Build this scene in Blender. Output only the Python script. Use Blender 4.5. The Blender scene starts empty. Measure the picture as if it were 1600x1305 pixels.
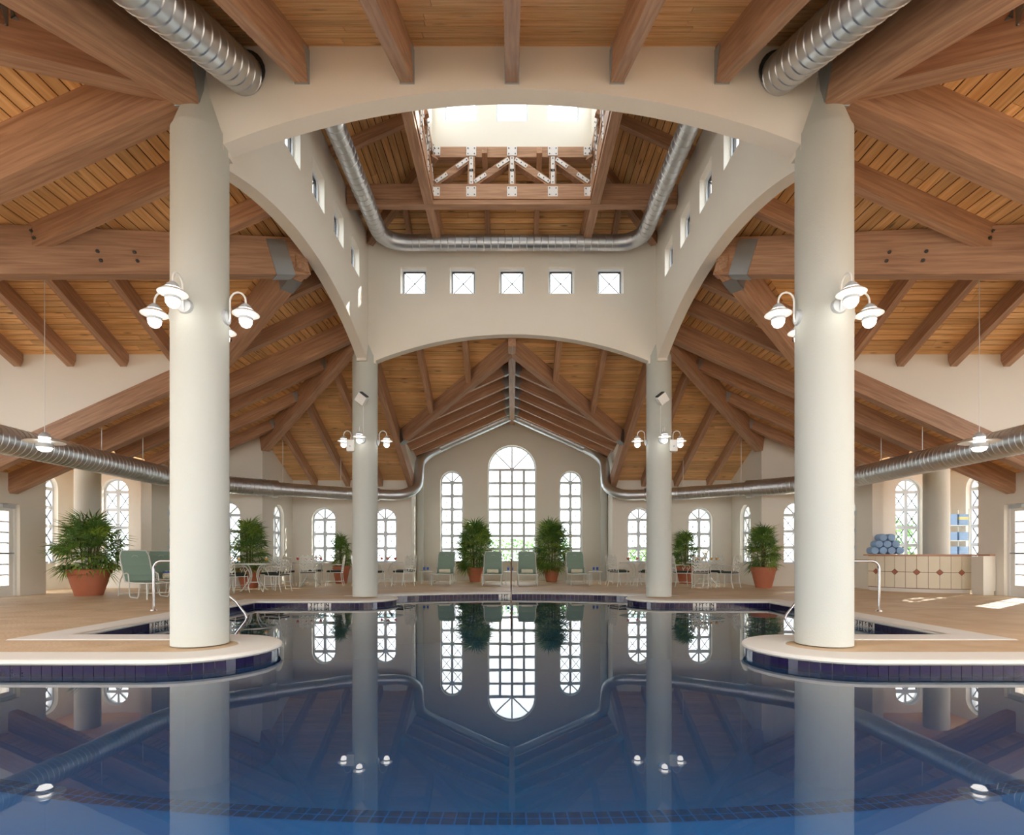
import bpy, math, random
from mathutils import Vector, Matrix
from mathutils.geometry import tessellate_polygon
R = math.radians
PI = math.pi
random.seed(7)
SC = bpy.context.scene
COL = SC.collection

# ------------------------------------------------------------------ camera, sky, sun, exposure
cam = bpy.data.cameras.new('camera')
cam.sensor_width = 36.0
cam.lens = 880.0 / 1600.0 * 36.0          # 880 px focal length on a 1600 px frame
cam.shift_y = (866.0 - 652.5) / 1600.0    # horizon lies at y = 866 of 1305
cam.clip_start = 0.05
camo = bpy.data.objects.new('camera', cam)
COL.objects.link(camo)
camo.location = (0, 0, 1.0)
camo.rotation_euler = (R(90), 0, 0)
SC.camera = camo

world = bpy.data.worlds.new('sky')
SC.world = world
world.use_nodes = True
bg = world.node_tree.nodes['Background']
bg.inputs['Color'].default_value = (0.93, 0.965, 1.0, 1)
bg.inputs['Strength'].default_value = 3.0

sun = bpy.data.lights.new('sun', 'SUN')
sun.energy = 3.5
sun.angle = R(0.6)
sun.color = (1.0, 0.93, 0.82)
suno = bpy.data.objects.new('sun', sun)
COL.objects.link(suno)
suno.rotation_euler = Vector((-0.70, -0.55, -0.46)).to_track_quat('-Z', 'Y').to_euler()

SC.view_settings.view_transform = 'Standard'
SC.view_settings.look = 'None'
SC.view_settings.gamma = 1.0
SC.view_settings.use_curve_mapping = False
SC.view_settings.exposure = 1.05
SC.cycles.max_bounces = 10
SC.cycles.diffuse_bounces = 5
SC.cycles.transparent_max_bounces = 12
SC.cycles.caustics_reflective = False
SC.cycles.caustics_refractive = False
SC.cycles.sample_clamp_indirect = 6.0


# ------------------------------------------------------------------ materials
def lin(c):
    return tuple(((x / 255) / 12.92 if x / 255 <= 0.04045 else ((x / 255 + 0.055) / 1.055) ** 2.4) for x in c) + (1.0,)


def new_mat(name):
    m = bpy.data.materials.new(name)
    m.use_nodes = True
    nt = m.node_tree
    return m, nt, nt.nodes['Principled BSDF']


def mat(name, rgb, rough=0.6, metal=0.0, noise=0.0, scale=6.0, bump=0.0, bscale=60.0, spec=None, emit=0.0):
    m, nt, b = new_mat(name)
    c = lin(rgb)
    b.inputs['Base Color'].default_value = c
    b.inputs['Roughness'].default_value = rough
    b.inputs['Metallic'].default_value = metal
    if spec is not None:
        b.inputs['Specular IOR Level'].default_value = spec
    if emit:
        b.inputs['Emission Color'].default_value = c
        b.inputs['Emission Strength'].default_value = emit
    if noise or bump:
        tc = nt.nodes.new('ShaderNodeTexCoord')
    if noise:
        n = nt.nodes.new('ShaderNodeTexNoise')
        n.inputs['Scale'].default_value = scale
        n.inputs['Detail'].default_value = 5
        r = nt.nodes.new('ShaderNodeMix')
        r.data_type = 'RGBA'
        r.inputs[6].default_value = tuple(x * (1 - noise) for x in c[:3]) + (1,)
        r.inputs[7].default_value = tuple(min(1, x * (1 + noise)) for x in c[:3]) + (1,)
        nt.links.new(tc.outputs['Object'], n.inputs['Vector'])
        nt.links.new(n.outputs['Fac'], r.inputs[0])
        nt.links.new(r.outputs[2], b.inputs['Base Color'])
    if bump:
        n2 = nt.nodes.new('ShaderNodeTexNoise')
        n2.inputs['Scale'].default_value = bscale
        n2.inputs['Detail'].default_value = 3
        bp = nt.nodes.new('ShaderNodeBump')
        bp.inputs['Strength'].default_value = bump
        bp.inputs['Distance'].default_value = 0.02
        nt.links.new(tc.outputs['Object'], n2.inputs['Vector'])
        nt.links.new(n2.outputs['Fac'], bp.inputs['Height'])
        nt.links.new(bp.outputs['Normal'], b.inputs['Normal'])
    return m


def wood(name, dark, light, var=0.25, rough=0.55, knots=True):
    """grain runs along local X; every board differs a little (Object Info random)"""
    m, nt, b = new_mat(name)
    L = nt.links.new
    tc = nt.nodes.new('ShaderNodeTexCoord')
    oi = nt.nodes.new('ShaderNodeObjectInfo')
    add = nt.nodes.new('ShaderNodeVectorMath'); add.operation = 'MULTIPLY_ADD'
    comb = nt.nodes.new('ShaderNodeCombineXYZ')
    mul = nt.nodes.new('ShaderNodeMath'); mul.operation = 'MULTIPLY'; mul.inputs[1].default_value = 37.0
    L(oi.outputs['Random'], mul.inputs[0])
    for k in range(3):
        L(mul.outputs[0], comb.inputs[k])
    add.inputs[1].default_value = (1, 1, 1)
    L(tc.outputs['Object'], add.inputs[0]); L(comb.outputs[0], add.inputs[2])
    mp = nt.nodes.new('ShaderNodeMapping'); mp.inputs['Scale'].default_value = (0.9, 16, 16)
    L(add.outputs[0], mp.inputs['Vector'])
    n = nt.nodes.new('ShaderNodeTexNoise'); n.inputs['Scale'].default_value = 1.6
    n.inputs['Detail'].default_value = 6; n.inputs['Distortion'].default_value = 0.6
    L(mp.outputs[0], n.inputs['Vector'])
    cr = nt.nodes.new('ShaderNodeValToRGB')
    cr.color_ramp.elements[0].position = 0.3; cr.color_ramp.elements[0].color = lin(dark)
    cr.color_ramp.elements[1].position = 0.7; cr.color_ramp.elements[1].color = lin(light)
    L(n.outputs['Fac'], cr.inputs[0])
    hsv = nt.nodes.new('ShaderNodeHueSaturation')
    rng = nt.nodes.new('ShaderNodeMapRange')
    rng.inputs['To Min'].default_value = 1 - var; rng.inputs['To Max'].default_value = 1 + var
    L(oi.outputs['Random'], rng.inputs['Value'])
    L(rng.outputs[0], hsv.inputs['Value']); L(cr.outputs[0], hsv.inputs['Color'])
    out = hsv.outputs[0]
    if knots:
        mp2 = nt.nodes.new('ShaderNodeMapping'); mp2.inputs['Scale'].default_value = (1.3, 5.5, 5.5)
        L(add.outputs[0], mp2.inputs['Vector'])
        vo = nt.nodes.new('ShaderNodeTexVoronoi'); vo.inputs['Scale'].default_value = 1.0
        L(mp2.outputs[0], vo.inputs['Vector'])
        kr = nt.nodes.new('ShaderNodeMapRange')
        kr.inputs['From Min'].default_value = 0.05; kr.inputs['From Max'].default_value = 0.16
        kr.inputs['To Min'].default_value = 0.35; kr.inputs['To Max'].default_value = 1.0
        L(vo.outputs['Distance'], kr.inputs['Value'])
        mx = nt.nodes.new('ShaderNodeMix'); mx.data_type = 'RGBA'; mx.blend_type = 'MULTIPLY'
        mx.inputs[0].default_value = 1.0
        L(out, mx.inputs[6]); L(kr.outputs[0], mx.inputs[7])
        out = mx.outputs[2]
    L(out, b.inputs['Base Color'])
    b.inputs['Roughness'].default_value = rough
    return m


def galvanised(name, rgb=(206, 210, 214), rough=0.36):
    m, nt, b = new_mat(name)
    L = nt.links.new
    tc = nt.nodes.new('ShaderNodeTexCoord')
    n = nt.nodes.new('ShaderNodeTexNoise'); n.inputs['Scale'].default_value = 5.0; n.inputs['Detail'].default_value = 4
    L(tc.outputs['Object'], n.inputs['Vector'])
    mr = nt.nodes.new('ShaderNodeMapRange'); mr.inputs['To Min'].default_value = rough - 0.06; mr.inputs['To Max'].default_value = rough + 0.12
    L(n.outputs['Fac'], mr.inputs['Value']); L(mr.outputs[0], b.inputs['Roughness'])
    b.inputs['Base Color'].default_value = lin(rgb)
    b.inputs['Metallic'].default_value = 1.0
    return m


def emissive(name, rgb, strength):
    m = bpy.data.materials.new(name); m.use_nodes = True
    nt = m.node_tree
    nt.nodes.remove(nt.nodes['Principled BSDF'])
    e = nt.nodes.new('ShaderNodeEmission')
    e.inputs['Color'].default_value = lin(rgb); e.inputs['Strength'].default_value = strength
    nt.links.new(e.outputs[0], nt.nodes['Material Output'].inputs['Surface'])
    return m


def clear(name, tint, gloss=0.06, fresnel_ior=None, bump=0.0, bscale=1.0, rough=0.0, cloud=0.0, cloud_rgb=None):
    """thin clear sheet: what lies behind shows through it, plus a mirror reflection"""
    m = bpy.data.materials.new(name); m.use_nodes = True
    nt = m.node_tree; L = nt.links.new
    nt.nodes.remove(nt.nodes['Principled BSDF'])
    t = nt.nodes.new('ShaderNodeBsdfTransparent'); t.inputs['Color'].default_value = tint + (1,)
    g = nt.nodes.new('ShaderNodeBsdfGlossy'); g.inputs['Roughness'].default_value = rough
    g.inputs['Color'].default_value = (1, 1, 1, 1)
    mx = nt.nodes.new('ShaderNodeMixShader'); mx.inputs[0].default_value = gloss
    nrm = None
    if bump:
        tc = nt.nodes.new('ShaderNodeTexCoord')
        n = nt.nodes.new('ShaderNodeTexNoise'); n.inputs['Scale'].default_value = bscale; n.inputs['Detail'].default_value = 2
        L(tc.outputs['Object'], n.inputs['Vector'])
        bp = nt.nodes.new('ShaderNodeBump'); bp.inputs['Strength'].default_value = bump; bp.inputs['Distance'].default_value = 0.02
        L(n.outputs['Fac'], bp.inputs['Height']); L(bp.outputs['Normal'], g.inputs['Normal'])
        nrm = bp.outputs['Normal']
    if fresnel_ior:
        f = nt.nodes.new('ShaderNodeFresnel'); f.inputs['IOR'].default_value = fresnel_ior
        L(f.outputs[0], mx.inputs[0])
        if nrm:
            L(nrm, f.inputs['Normal'])
    body = t.outputs[0]
    if cloud:      # light scattered back inside the body of water
        df = nt.nodes.new('ShaderNodeBsdfDiffuse'); df.inputs['Color'].default_value = cloud_rgb + (1,)
        m2 = nt.nodes.new('ShaderNodeMixShader'); m2.inputs[0].default_value = cloud
        L(t.outputs[0], m2.inputs[1]); L(df.outputs[0], m2.inputs[2])
        body = m2.outputs[0]
    L(body, mx.inputs[1]); L(g.outputs[0], mx.inputs[2])
    L(mx.outputs[0], nt.nodes['Material Output'].inputs['Surface'])
    return m


M = {
    'plaster': mat('cream_plaster', (239, 234, 223), 0.85, noise=0.03, scale=1.2, bump=0.06, bscale=45),
    'column': mat('column_plaster', (203, 206, 198), 0.8, noise=0.02, scale=2, bump=0.12, bscale=55),
    'white_wall': mat('white_plaster', (243, 238, 228), 0.85),
    'plank': wood('pine_plank', (210, 156, 96), (240, 198, 142), 0.16),
    'beam': wood('glulam_beam', (156, 116, 90), (194, 154, 122), 0.10, knots=False),
    'backing': mat('roof_deck', (70, 40, 22), 0.9),
    'steel': galvanised('galvanised_plate', (176, 182, 186), 0.42),
    'bolt': mat('bolt_steel', (120, 120, 122), 0.35, 0.9),
    'duct': galvanised('galvanised_duct'),
    'white_plate': mat('painted_plate', (240, 238, 238), 0.5),
    'frame': mat('window_frame_aluminium', (226, 234, 242), 0.4),
    'dark_frame': mat('dark_window_frame', (70, 66, 66), 0.5),
    'muntin': mat('muntin_lead', (92, 98, 104), 0.5),
    'glass': clear('window_glass', (0.96, 0.98, 0.98), 0.05),
    'white': mat('white_enamel', (240, 240, 236), 0.35),
    'grey_white': mat('grey_enamel', (196, 202, 206), 0.35),
    'lamp': emissive('lamp_glass', (255, 249, 240), 2.4),
    'coping': mat('white_coping', (232, 228, 218), 0.7, noise=0.04, scale=3, bump=0.1, bscale=80),
    'tile': mat('cobalt_tile', (26, 16, 66), 0.12, noise=0.25, scale=9, spec=0.7),
    'grout': mat('tile_grout', (196, 196, 200), 0.8),
    'marker': mat('marker_tile', (236, 232, 224), 0.3),
    'ink': mat('black_letters', (28, 26, 30), 0.5),
    'pool': mat('pool_plaster', (54, 126, 182), 0.8, noise=0.05, scale=1.0, spec=0.0),
    'wet_tile': mat('underwater_tile', (6, 12, 48), 0.5, spec=0.0),
    'water': clear('pool_water', (0.62, 0.86, 0.98), fresnel_ior=1.33, bump=0.02, bscale=1.6, cloud=0.22, cloud_rgb=(0.04, 0.13, 0.30)),
    'chrome': mat('chrome', (214, 214, 216), 0.12, 1.0),
    'terracotta': mat('terracotta', (184, 112, 82), 0.75, noise=0.12, scale=5),
    'soil': mat('soil', (52, 38, 28), 0.95),
    'leaf': mat('palm_leaf', (88, 126, 52), 0.45, noise=0.45, scale=3),
    'leaf_light': mat('young_palm_leaf', (142, 168, 66), 0.45, noise=0.3, scale=3),
    'stem': mat('palm_stem', (92, 84, 46), 0.8),
    'sling': mat('sage_sling', (138, 164, 148), 0.7, noise=0.06, scale=40),
    'cushion': mat('dark_green_cushion', (40, 52, 44), 0.8),
    'iron': mat('white_cast_metal', (226, 228, 220), 0.45),
    'tabletop': clear('table_glass', (0.72, 0.82, 0.82), 0.25),
    'towel_cream': mat('cream_towel', (238, 232, 206), 0.95, bump=0.3, bscale=120),
    'towel_blue': mat('blue_towel', (150, 184, 222), 0.95, noise=0.08, scale=20, bump=0.3, bscale=120),
    'towel_yellow': mat('yellow_towel', (228, 222, 160), 0.95, bump=0.3, bscale=120),
    'clear': clear('drinking_glass', (0.93, 0.95, 0.95), 0.10),
    'red': mat('red_drink', (226, 74, 66), 0.3),
    'orange': mat('orange_drink', (244, 176, 62), 0.3),
    'blue_label': mat('blue_label', (46, 96, 196), 0.5),
    'counter_tile': mat('cream_counter_tile', (242, 232, 208), 0.35, noise=0.03, scale=4),
    'counter_line': mat('brown_inlay', (132, 84, 54), 0.5),
    'counter_diamond': mat('terracotta_diamond', (176, 108, 84), 0.5),
    'counter_top': mat('pink_counter_top', (206, 158, 128), 0.4),
    'flower_y': mat('yellow_petals', (250, 214, 72), 0.7),
    'flower_o': mat('orange_petals', (250, 150, 96), 0.7),
    'flower_r': mat('red_petals', (206, 60, 66), 0.7),
    'black': mat('dark_grille', (60, 64, 66), 0.6),
    'lawn': mat('pale_paving', (196, 192, 186), 0.9, noise=0.2, scale=0.5),
    'hedge': mat('hedge_leaves', (120, 164, 96), 0.8, noise=0.3, scale=2),
    'terrace': mat('pink_terrace', (226, 172, 150), 0.9),
}


def deck_material():
    m, nt, b = new_mat('spray_deck')
    L = nt.links.new
    tc = nt.nodes.new('ShaderNodeTexCoord')
    mp = nt.nodes.new('ShaderNodeMapping'); mp.inputs['Scale'].default_value = (0.9, 1.3, 1)
    L(tc.outputs['Object'], mp.inputs['Vector'])
    n = nt.nodes.new('ShaderNodeTexNoise'); n.inputs['Scale'].default_value = 1.4; n.inputs['Detail'].default_value = 8
    n.inputs['Distortion'].default_value = 0.8
    L(mp.outputs[0], n.inputs['Vector'])
    cr = nt.nodes.new('ShaderNodeValToRGB')
    cr.color_ramp.elements[0].position = 0.25; cr.color_ramp.elements[0].color = lin((196, 164, 124))
    cr.color_ramp.elements[1].position = 0.75; cr.color_ramp.elements[1].color = lin((222, 196, 160))
    L(n.outputs['Fac'], cr.inputs[0]); L(cr.outputs[0], b.inputs['Base Color'])
    n2 = nt.nodes.new('ShaderNodeTexNoise'); n2.inputs['Scale'].default_value = 26; n2.inputs['Detail'].default_value = 4
    L(tc.outputs['Object'], n2.inputs['Vector'])
    bp = nt.nodes.new('ShaderNodeBump'); bp.inputs['Strength'].default_value = 0.35; bp.inputs['Distance'].default_value = 0.02
    L(n2.outputs['Fac'], bp.inputs['Height']); L(bp.outputs['Normal'], b.inputs['Normal'])
    b.inputs['Roughness'].default_value = 0.6
    return m


M['deck'] = deck_material()


# ------------------------------------------------------------------ mesh helpers
class MB:
    def __init__(self):
        self.v = []
        self.f = []

    def add(self, vs, fs):
        o = len(self.v)
        self.v += [tuple(p) for p in vs]
        self.f += [tuple(i + o for i in f) for f in fs]
        return self

    def box(self, x0, x1, y0, y1, z0, z1):
        return self.add([(x0, y0, z0), (x1, y0, z0), (x1, y1, z0), (x0, y1, z0), (x0, y0, z1), (x1, y0, z1), (x1, y1, z1), (x0, y1, z1)],
                        [(0, 3, 2, 1), (4, 5, 6, 7), (0, 1, 5, 4), (1, 2, 6, 5), (2, 3, 7, 6), (3, 0, 4, 7)])

    def bar(self, p0, p1, w, h, up=(0, 0, 1)):
        """bar centred on the line p0-p1, w across, h along the up side"""
        p0, p1 = Vector(p0), Vector(p1)
        d = (p1 - p0).normalized()
        s = d.cross(Vector(up))
        if s.length < 1e-4:
            s = d.cross(Vector((1, 0, 0)))
        s.normalize()
        u = s.cross(d).normalized()
        vs = []
        for p in (p0, p1):
            for a, b in ((-1, -1), (1, -1), (1, 1), (-1, 1)):
                vs.append(p + s * (a * w / 2) + u * (b * h / 2))
        return self.add(vs, [(0, 1, 2, 3), (7, 6, 5, 4), (0, 4, 5, 1), (1, 5, 6, 2), (2, 6, 7, 3), (3, 7, 4, 0)])

    def tube(self, pts, r, n=10, caps=True):
        pts = [Vector(p) for p in pts]
        rs = r if isinstance(r, (list, tuple)) else [r] * len(pts)
        rings = []
        prev = None
        for i, p in enumerate(pts):
            if i == 0:
                d = pts[1] - p
            elif i == len(pts) - 1:
                d = p - pts[i - 1]
            else:
                d = (pts[i + 1] - p).normalized() + (p - pts[i - 1]).normalized()
            d.normalize()
            if prev is None:
                a = d.cross(Vector((0, 0, 1)))
                if a.length < 1e-3:
                    a = d.cross(Vector((1, 0, 0)))
            else:
                a = prev - d * prev.dot(d)
            a.normalize()
            prev = a
            b = d.cross(a)
            rings.append([p + (a * math.cos(2 * PI * k / n) + b * math.sin(2 * PI * k / n)) * rs[i] for k in range(n)])
        vs = [q for ring in rings for q in ring]
        fs = []
        for i in range(len(rings) - 1):
            for k in range(n):
                k2 = (k + 1) % n
                fs.append((i * n + k, i * n + k2, (i + 1) * n + k2, (i + 1) * n + k))
        if caps:
            fs.append(tuple(range(n - 1, -1, -1)))
            fs.append(tuple((len(rings) - 1) * n + k for k in range(n)))
        return self.add(vs, fs)

    def lathe(self, prof, n=20, c=(0, 0, 0), axis=None):
        """prof: [(r, z)...] around local z at c"""
        vs, fs = [], []
        for r, z in prof:
            for k in range(n):
                vs.append(Vector((max(r, 1e-4) * math.cos(2 * PI * k / n), max(r, 1e-4) * math.sin(2 * PI * k / n), z)))
        for i in range(len(prof) - 1):
            for k in range(n):
                k2 = (k + 1) % n
                fs.append((i * n + k, i * n + k2, (i + 1) * n + k2, (i + 1) * n + k))
        fs.append(tuple(range(n - 1, -1, -1)))
        fs.append(tuple((len(prof) - 1) * n + k for k in range(n)))
        q = Vector((0, 0, 1)).rotation_difference(Vector(axis)) if axis is not None else None
        c = Vector(c)
        vs = [(q @ p if q else p) + c for p in vs]
        return self.add(vs, fs)

    def poly(self, outer, holes, mtx, t0, t1):
        """2-D polygon with holes extruded between t0 and t1; mtx maps (a, b, t) into the scene"""
        loops = [outer] + list(holes)
        flat = [p for lp in loops for p in lp]
        tris = tessellate_polygon([[Vector((a, b, 0)) for a, b in lp] for lp in loops])
        n = len(flat)
        vs = [mtx @ Vector((a, b, t0)) for a, b in flat] + [mtx @ Vector((a, b, t1)) for a, b in flat]
        fs = [tuple(t) for t in tris] + [tuple(i + n for i in reversed(t)) for t in tris]
        o = 0
        for lp in loops:
            k = len(lp)
            for i in range(k):
                j = (i + 1) % k
                fs.append((o + i, o + j, o + j + n, o + i + n))
            o += k
        return self.add(vs, fs)

    def mesh(self, name, smooth=None):
        me = bpy.data.meshes.new(name)
        me.from_pydata(self.v, [], self.f)
        me.validate(verbose=False)
        if smooth:
            me.polygons.foreach_set('use_smooth', [True] * len(me.polygons))
            me.set_sharp_from_angle(angle=R(smooth))
        return me


def link(name, data, parent=None, mtx=None):
    o = bpy.data.objects.new(name, data)
    COL.objects.link(o)
    if parent is not None:
        o.parent = parent
    if mtx is not None:
        o.matrix_local = mtx
    return o


def obj(name, mb, m, parent=None, smooth=None, mtx=None, label=None):
    me = mb.mesh(name, smooth)
    me.materials.append(M[m] if isinstance(m, str) else m)
    o = link(name, me, parent, mtx)
    if label:
        o['label'] = label
    return o


def thing(name, label, cat, loc=(0, 0, 0), rz=0.0, group=None):
    o = link(name, None)
    o.empty_display_size = 0.1
    o.location = loc
    o.rotation_euler = (0, 0, rz)
    o['label'] = label
    o['category'] = cat
    if group:
        o['group'] = group
    return o


def tag(o, label, cat, group=None):
    o['label'] = label
    o['category'] = cat
    if group:
        o['group'] = group
    return o


def struct(o, label=None, cat=None):
    o['kind'] = 'structure'
    if label:
        o['label'] = label
    if cat:
        o['category'] = cat
    return o


def dup(root, loc, rz=None, label=None, scale=None):
    r = root.copy()
    COL.objects.link(r)
    r.location = loc
    if rz is not None:
        r.rotation_euler = (0, 0, rz)
    if scale is not None:
        r.scale = scale
    if label:
        r['label'] = label
    for ch in list(root.children):
        c = ch.copy()
        COL.objects.link(c)
        c.parent = r
        for g in list(ch.children):
            d = g.copy()
            COL.objects.link(d)
            d.parent = c
    return r


def frame(origin, a, b):
    """matrix with local x = a, y = b, z = a x b"""
    a = Vector(a).normalized(); b = Vector(b).normalized()
    c = a.cross(b)
    m = Matrix.Identity(4)
    for i in range(3):
        m[i][0], m[i][1], m[i][2], m[i][3] = a[i], b[i], c[i], origin[i]
    return m


def arch_pts(cx, w, sill, spring, n=18):
    """outline of a round-headed opening"""
    r = w / 2
    p = [(cx - r, sill), (cx + r, sill)]
    p += [(cx + r * math.cos(PI * k / n), spring + r * math.sin(PI * k / n)) for k in range(n + 1)]
    return p


def rect_pts(cx, cy, w, h):
    return [(cx - w / 2, cy - h / 2), (cx + w / 2, cy - h / 2), (cx + w / 2, cy + h / 2), (cx - w / 2, cy + h / 2)]

# ------------------------------------------------------------------ layout constants (metres, deck = 0, pool centre line x = 0)
YC = 9.745            # centre of the square tower
CH = 3.455            # columns stand at +-CH
SL = 0.45             # roof pitch
VO = 4.15             # valley offset: dormer ridges meet the main roof here
WATER = -0.12


def H(o):
    """underside of the main roof at distance o from the tower axis"""
    return 6.31 - SL * (o - VO)


# ------------------------------------------------------------------ ground outside
lawn = obj('ground_paving', MB().poly([(-60, -40), (60, -40), (60, 70), (-60, 70)], [[(-13.2, -2.9), (13.2, -2.9), (13.2, 21.9), (-13.2, 21.9)]], Matrix.Identity(4), -.22, -.3), 'lawn')
struct(lawn, 'pale paving outside the windows')
for s in (-1, 1):
    tr = obj('ground_terrace', MB().box(min(s * 12.2, s * 19), max(s * 12.2, s * 19), 8, 14.1, -.2, -.02), 'terrace')
    struct(tr, 'pink terrace outside the %s door' % ('left' if s < 0 else 'right'))

# ------------------------------------------------------------------ pool outline
def pool_outline():
    """closed list of points, counter-clockwise, fine steps on the curves"""
    half = []   # right-hand half, from front centre to back centre
    cy, rr = 14.49, 12.9
    for k in range(0, 15):
        x = 6.5 * k / 14
        half.append((x, cy - math.sqrt(rr * rr - x * x)))
    half.append((6.5, 5.28))
    c, r = (3.42, 6.11), 0.83
    for k in range(0, 17):
        a = -PI / 2 - PI * k / 16
        half.append((c[0] + r * math.cos(a), c[1] + r * math.sin(a)))
    half.append((5.45, 6.94)); half.append((5.45, 11.95))
    c, r = (3.46, 12.78), 0.83
    for k in range(0, 17):
        a = -PI / 2 - PI * k / 16
        half.append((c[0] + r * math.cos(a), c[1] + r * math.sin(a)))
    # back edge bows away from the room centre
    x1, y1, y0 = 3.1, 13.72, 14.6
    sg = y0 - y1
    rb = (x1 * x1 + sg * sg) / (2 * sg)
    for k in range(1, 13):
        x = x1 * (1 - k / 12)
        half.append((x, y0 - rb + math.sqrt(rb * rb - x * x)))
    left = [(-x, y) for x, y in reversed(half[1:-1])]
    return half + left


POOL = pool_outline()


def offset_poly(pts, d):
    """move a counter-clockwise outline outwards by d (mitred)"""
    n = len(pts); out = []
    for i in range(n):
        p0, p1, p2 = Vector(pts[i - 1]), Vector(pts[i]), Vector(pts[(i + 1) % n])
        e0 = (p1 - p0).normalized(); e1 = (p2 - p1).normalized()
        n0 = Vector((e0.y, -e0.x)); n1 = Vector((e1.y, -e1.x))
        b = n0 + n1
        b = b / max(0.35, b.dot(n0)) if b.length > 1e-6 else n0
        q = p1 + b * d
        out.append((q.x, q.y))
    return out


ID = Matrix.Identity(4)
floor_mb = MB().poly([(-13.3, -3.0), (13.3, -3.0), (13.3, 22.0), (-13.3, 22.0)], [offset_poly(POOL, 0.05)], ID, 0.0, -0.2)
floor = struct(obj('floor', floor_mb, 'deck'), 'tan textured concrete pool deck')

# coping: white band along the water with a rounded nose
cop = MB()
prof = [(-0.02, -0.040), (-0.035, -0.022), (-0.03, -0.002), (-0.012, 0.010), (0.05, 0.014), (0.40, 0.013), (0.42, 0.002)]
rings = [[(x, y, z) for x, y in offset_poly(POOL, d)] for d, z in prof]
n = len(POOL)
for i in range(len(prof) - 1):
    a, b = rings[i], rings[i + 1]
    cop.add(a + b, [(k, (k + 1) % n, n + (k + 1) % n, n + k) for k in range(n)])
obj('coping', cop, 'coping', floor, smooth=50, label='white rounded coping along the pool edge')

# pool basin, water
basin = MB()
ring_t = [(x, y, 0.0) for x, y in offset_poly(POOL, 0.035)]
ring_b = [(x, y, -1.25) for x, y in offset_poly(POOL, 0.035)]
basin.add(ring_t + ring_b, [(k, (k + 1) % n, n + (k + 1) % n, n + k) for k in range(n)])
tri = tessellate_polygon([[Vector((x, y, 0)) for x, y in offset_poly(POOL, 0.035)]])
basin.add(ring_b, [tuple(t) for t in tri])
pool = struct(obj('floor_pool_basin', basin, 'pool'), 'blue plastered pool basin')
# underwater bench in front with its tile border
BC, BR = (0, 14.49), 11.40
bench = MB()
N = 40
arc = lambda r, x: BC[1] - math.sqrt(r * r - x * x)
xs = [-6.4 + 12.8 * k / N for k in range(N + 1)]
top = -0.42
A = [(x, arc(BR, x), top) for x in xs]
B = [(x, arc(12.86, x), top) for x in xs]
C = [(x, arc(BR, x), -1.25) for x in xs]
bench.add(A + B + C, [(k, k + 1, N + 2 + k, N + 1 + k) for k in range(N)] + [(k, k + 1, 2 * N + 3 + k, 2 * N + 2 + k) for k in range(N)])
obj('bench', bench, 'pool', pool)
strip = MB()
step = 0.075
nt_ = int(6.3 * 2 / step)
for row in range(2):
    for k in range(-nt_ // 2, nt_ // 2):
        a0 = (k * step + 0.004) / BR; a1 = ((k + 1) * step - 0.004) / BR
        r0 = BR + row * step + 0.004; r1 = BR + (row + 1) * step - 0.004
        q = [(r * math.sin(a), BC[1] - r * math.cos(a)) for r, a in ((r0, a0), (r1, a0), (r1, a1), (r0, a1))]
        strip.add([(x, y, top + 0.004) for x, y in q], [(0, 1, 2, 3)])
o = obj('tile_border', strip, 'wet_tile', pool, label='double row of dark blue tiles on the underwater step')
o['kind'] = 'stuff'

def upward(t, pts):
    a, b, c = (Vector(pts[i]) for i in t)
    return tuple(t) if (b - a).cross(c - a) > 0 else tuple(reversed(t))


wtri = tessellate_polygon([[Vector((x, y, 0)) for x, y in offset_poly(POOL, 0.03)]])
wat = obj('floor_pool_water', MB().add([(x, y, WATER) for x, y in offset_poly(POOL, 0.03)], [upward(t, offset_poly(POOL, 0.03)) for t in wtri]), 'water')
struct(wat, 'still blue pool water mirroring the hall')

# waterline tiles, one object each
TILE_W = 0.098
tile_me = MB().box(-TILE_W / 2 + .0025, TILE_W / 2 - .0025, -0.006, 0.006, -0.155, -0.038).mesh('tile')
tile_me.materials.append(M['tile'])
mark_me = MB().box(-TILE_W / 2 - .001, TILE_W / 2 + .001, -0.006, 0.006, -0.155, -0.038).mesh('marker_tile')
mark_me.materials.append(M['marker'])
path = offset_poly(POOL, 0.020)
grout = MB()
gp = offset_poly(POOL, 0.026)
grout.add([(x, y, -0.03) for x, y in gp] + [(x, y, -0.16) for x, y in gp], [(k, (k + 1) % n, n + (k + 1) % n, n + k) for k in range(n)])
obj('tile_grout', grout, 'grout', pool)
seglen = []
tot = 0
for i in range(n):
    p, q = Vector(path[i]), Vector(path[(i + 1) % n])
    seglen.append((tot, p, q)); tot += (q - p).length
ntile = int(tot / TILE_W)
spots = []
for k in range(ntile):
    t = (k + 0.5) * tot / ntile
    for s0, p, q in reversed(seglen):
        if t >= s0:
            d = (q - p).normalized(); c = p + d * (t - s0)
            break
    spots.append((c, d))
marks = {}
for nm, tx, ty, wd in (('3 FT 6 IN', -4.05, 11.95, 6), ('3 FT 6 IN', 4.05, 11.95, 6), ('3 FT', -0.22, 14.6, 3), ('3 FT 6 IN', -5.45, 8.75, 6), ('3 FT 6 IN', 5.45, 8.75, 6)):
    c, d = min(spots, key=lambda s: (s[0] - Vector((tx, ty))).length)
    marks[nm, tx] = (c, d, wd)
def is_mark(c):
    return any((c - m[0]).length < m[2] * TILE_W / 2 - 0.02 for m in marks.values())
vis = sorted((s for s in spots if s[0].y > 5.0 and abs(s[0].x) < 5.6), key=lambda s: s[0].length)
rest = MB()
cnt = 0
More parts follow.
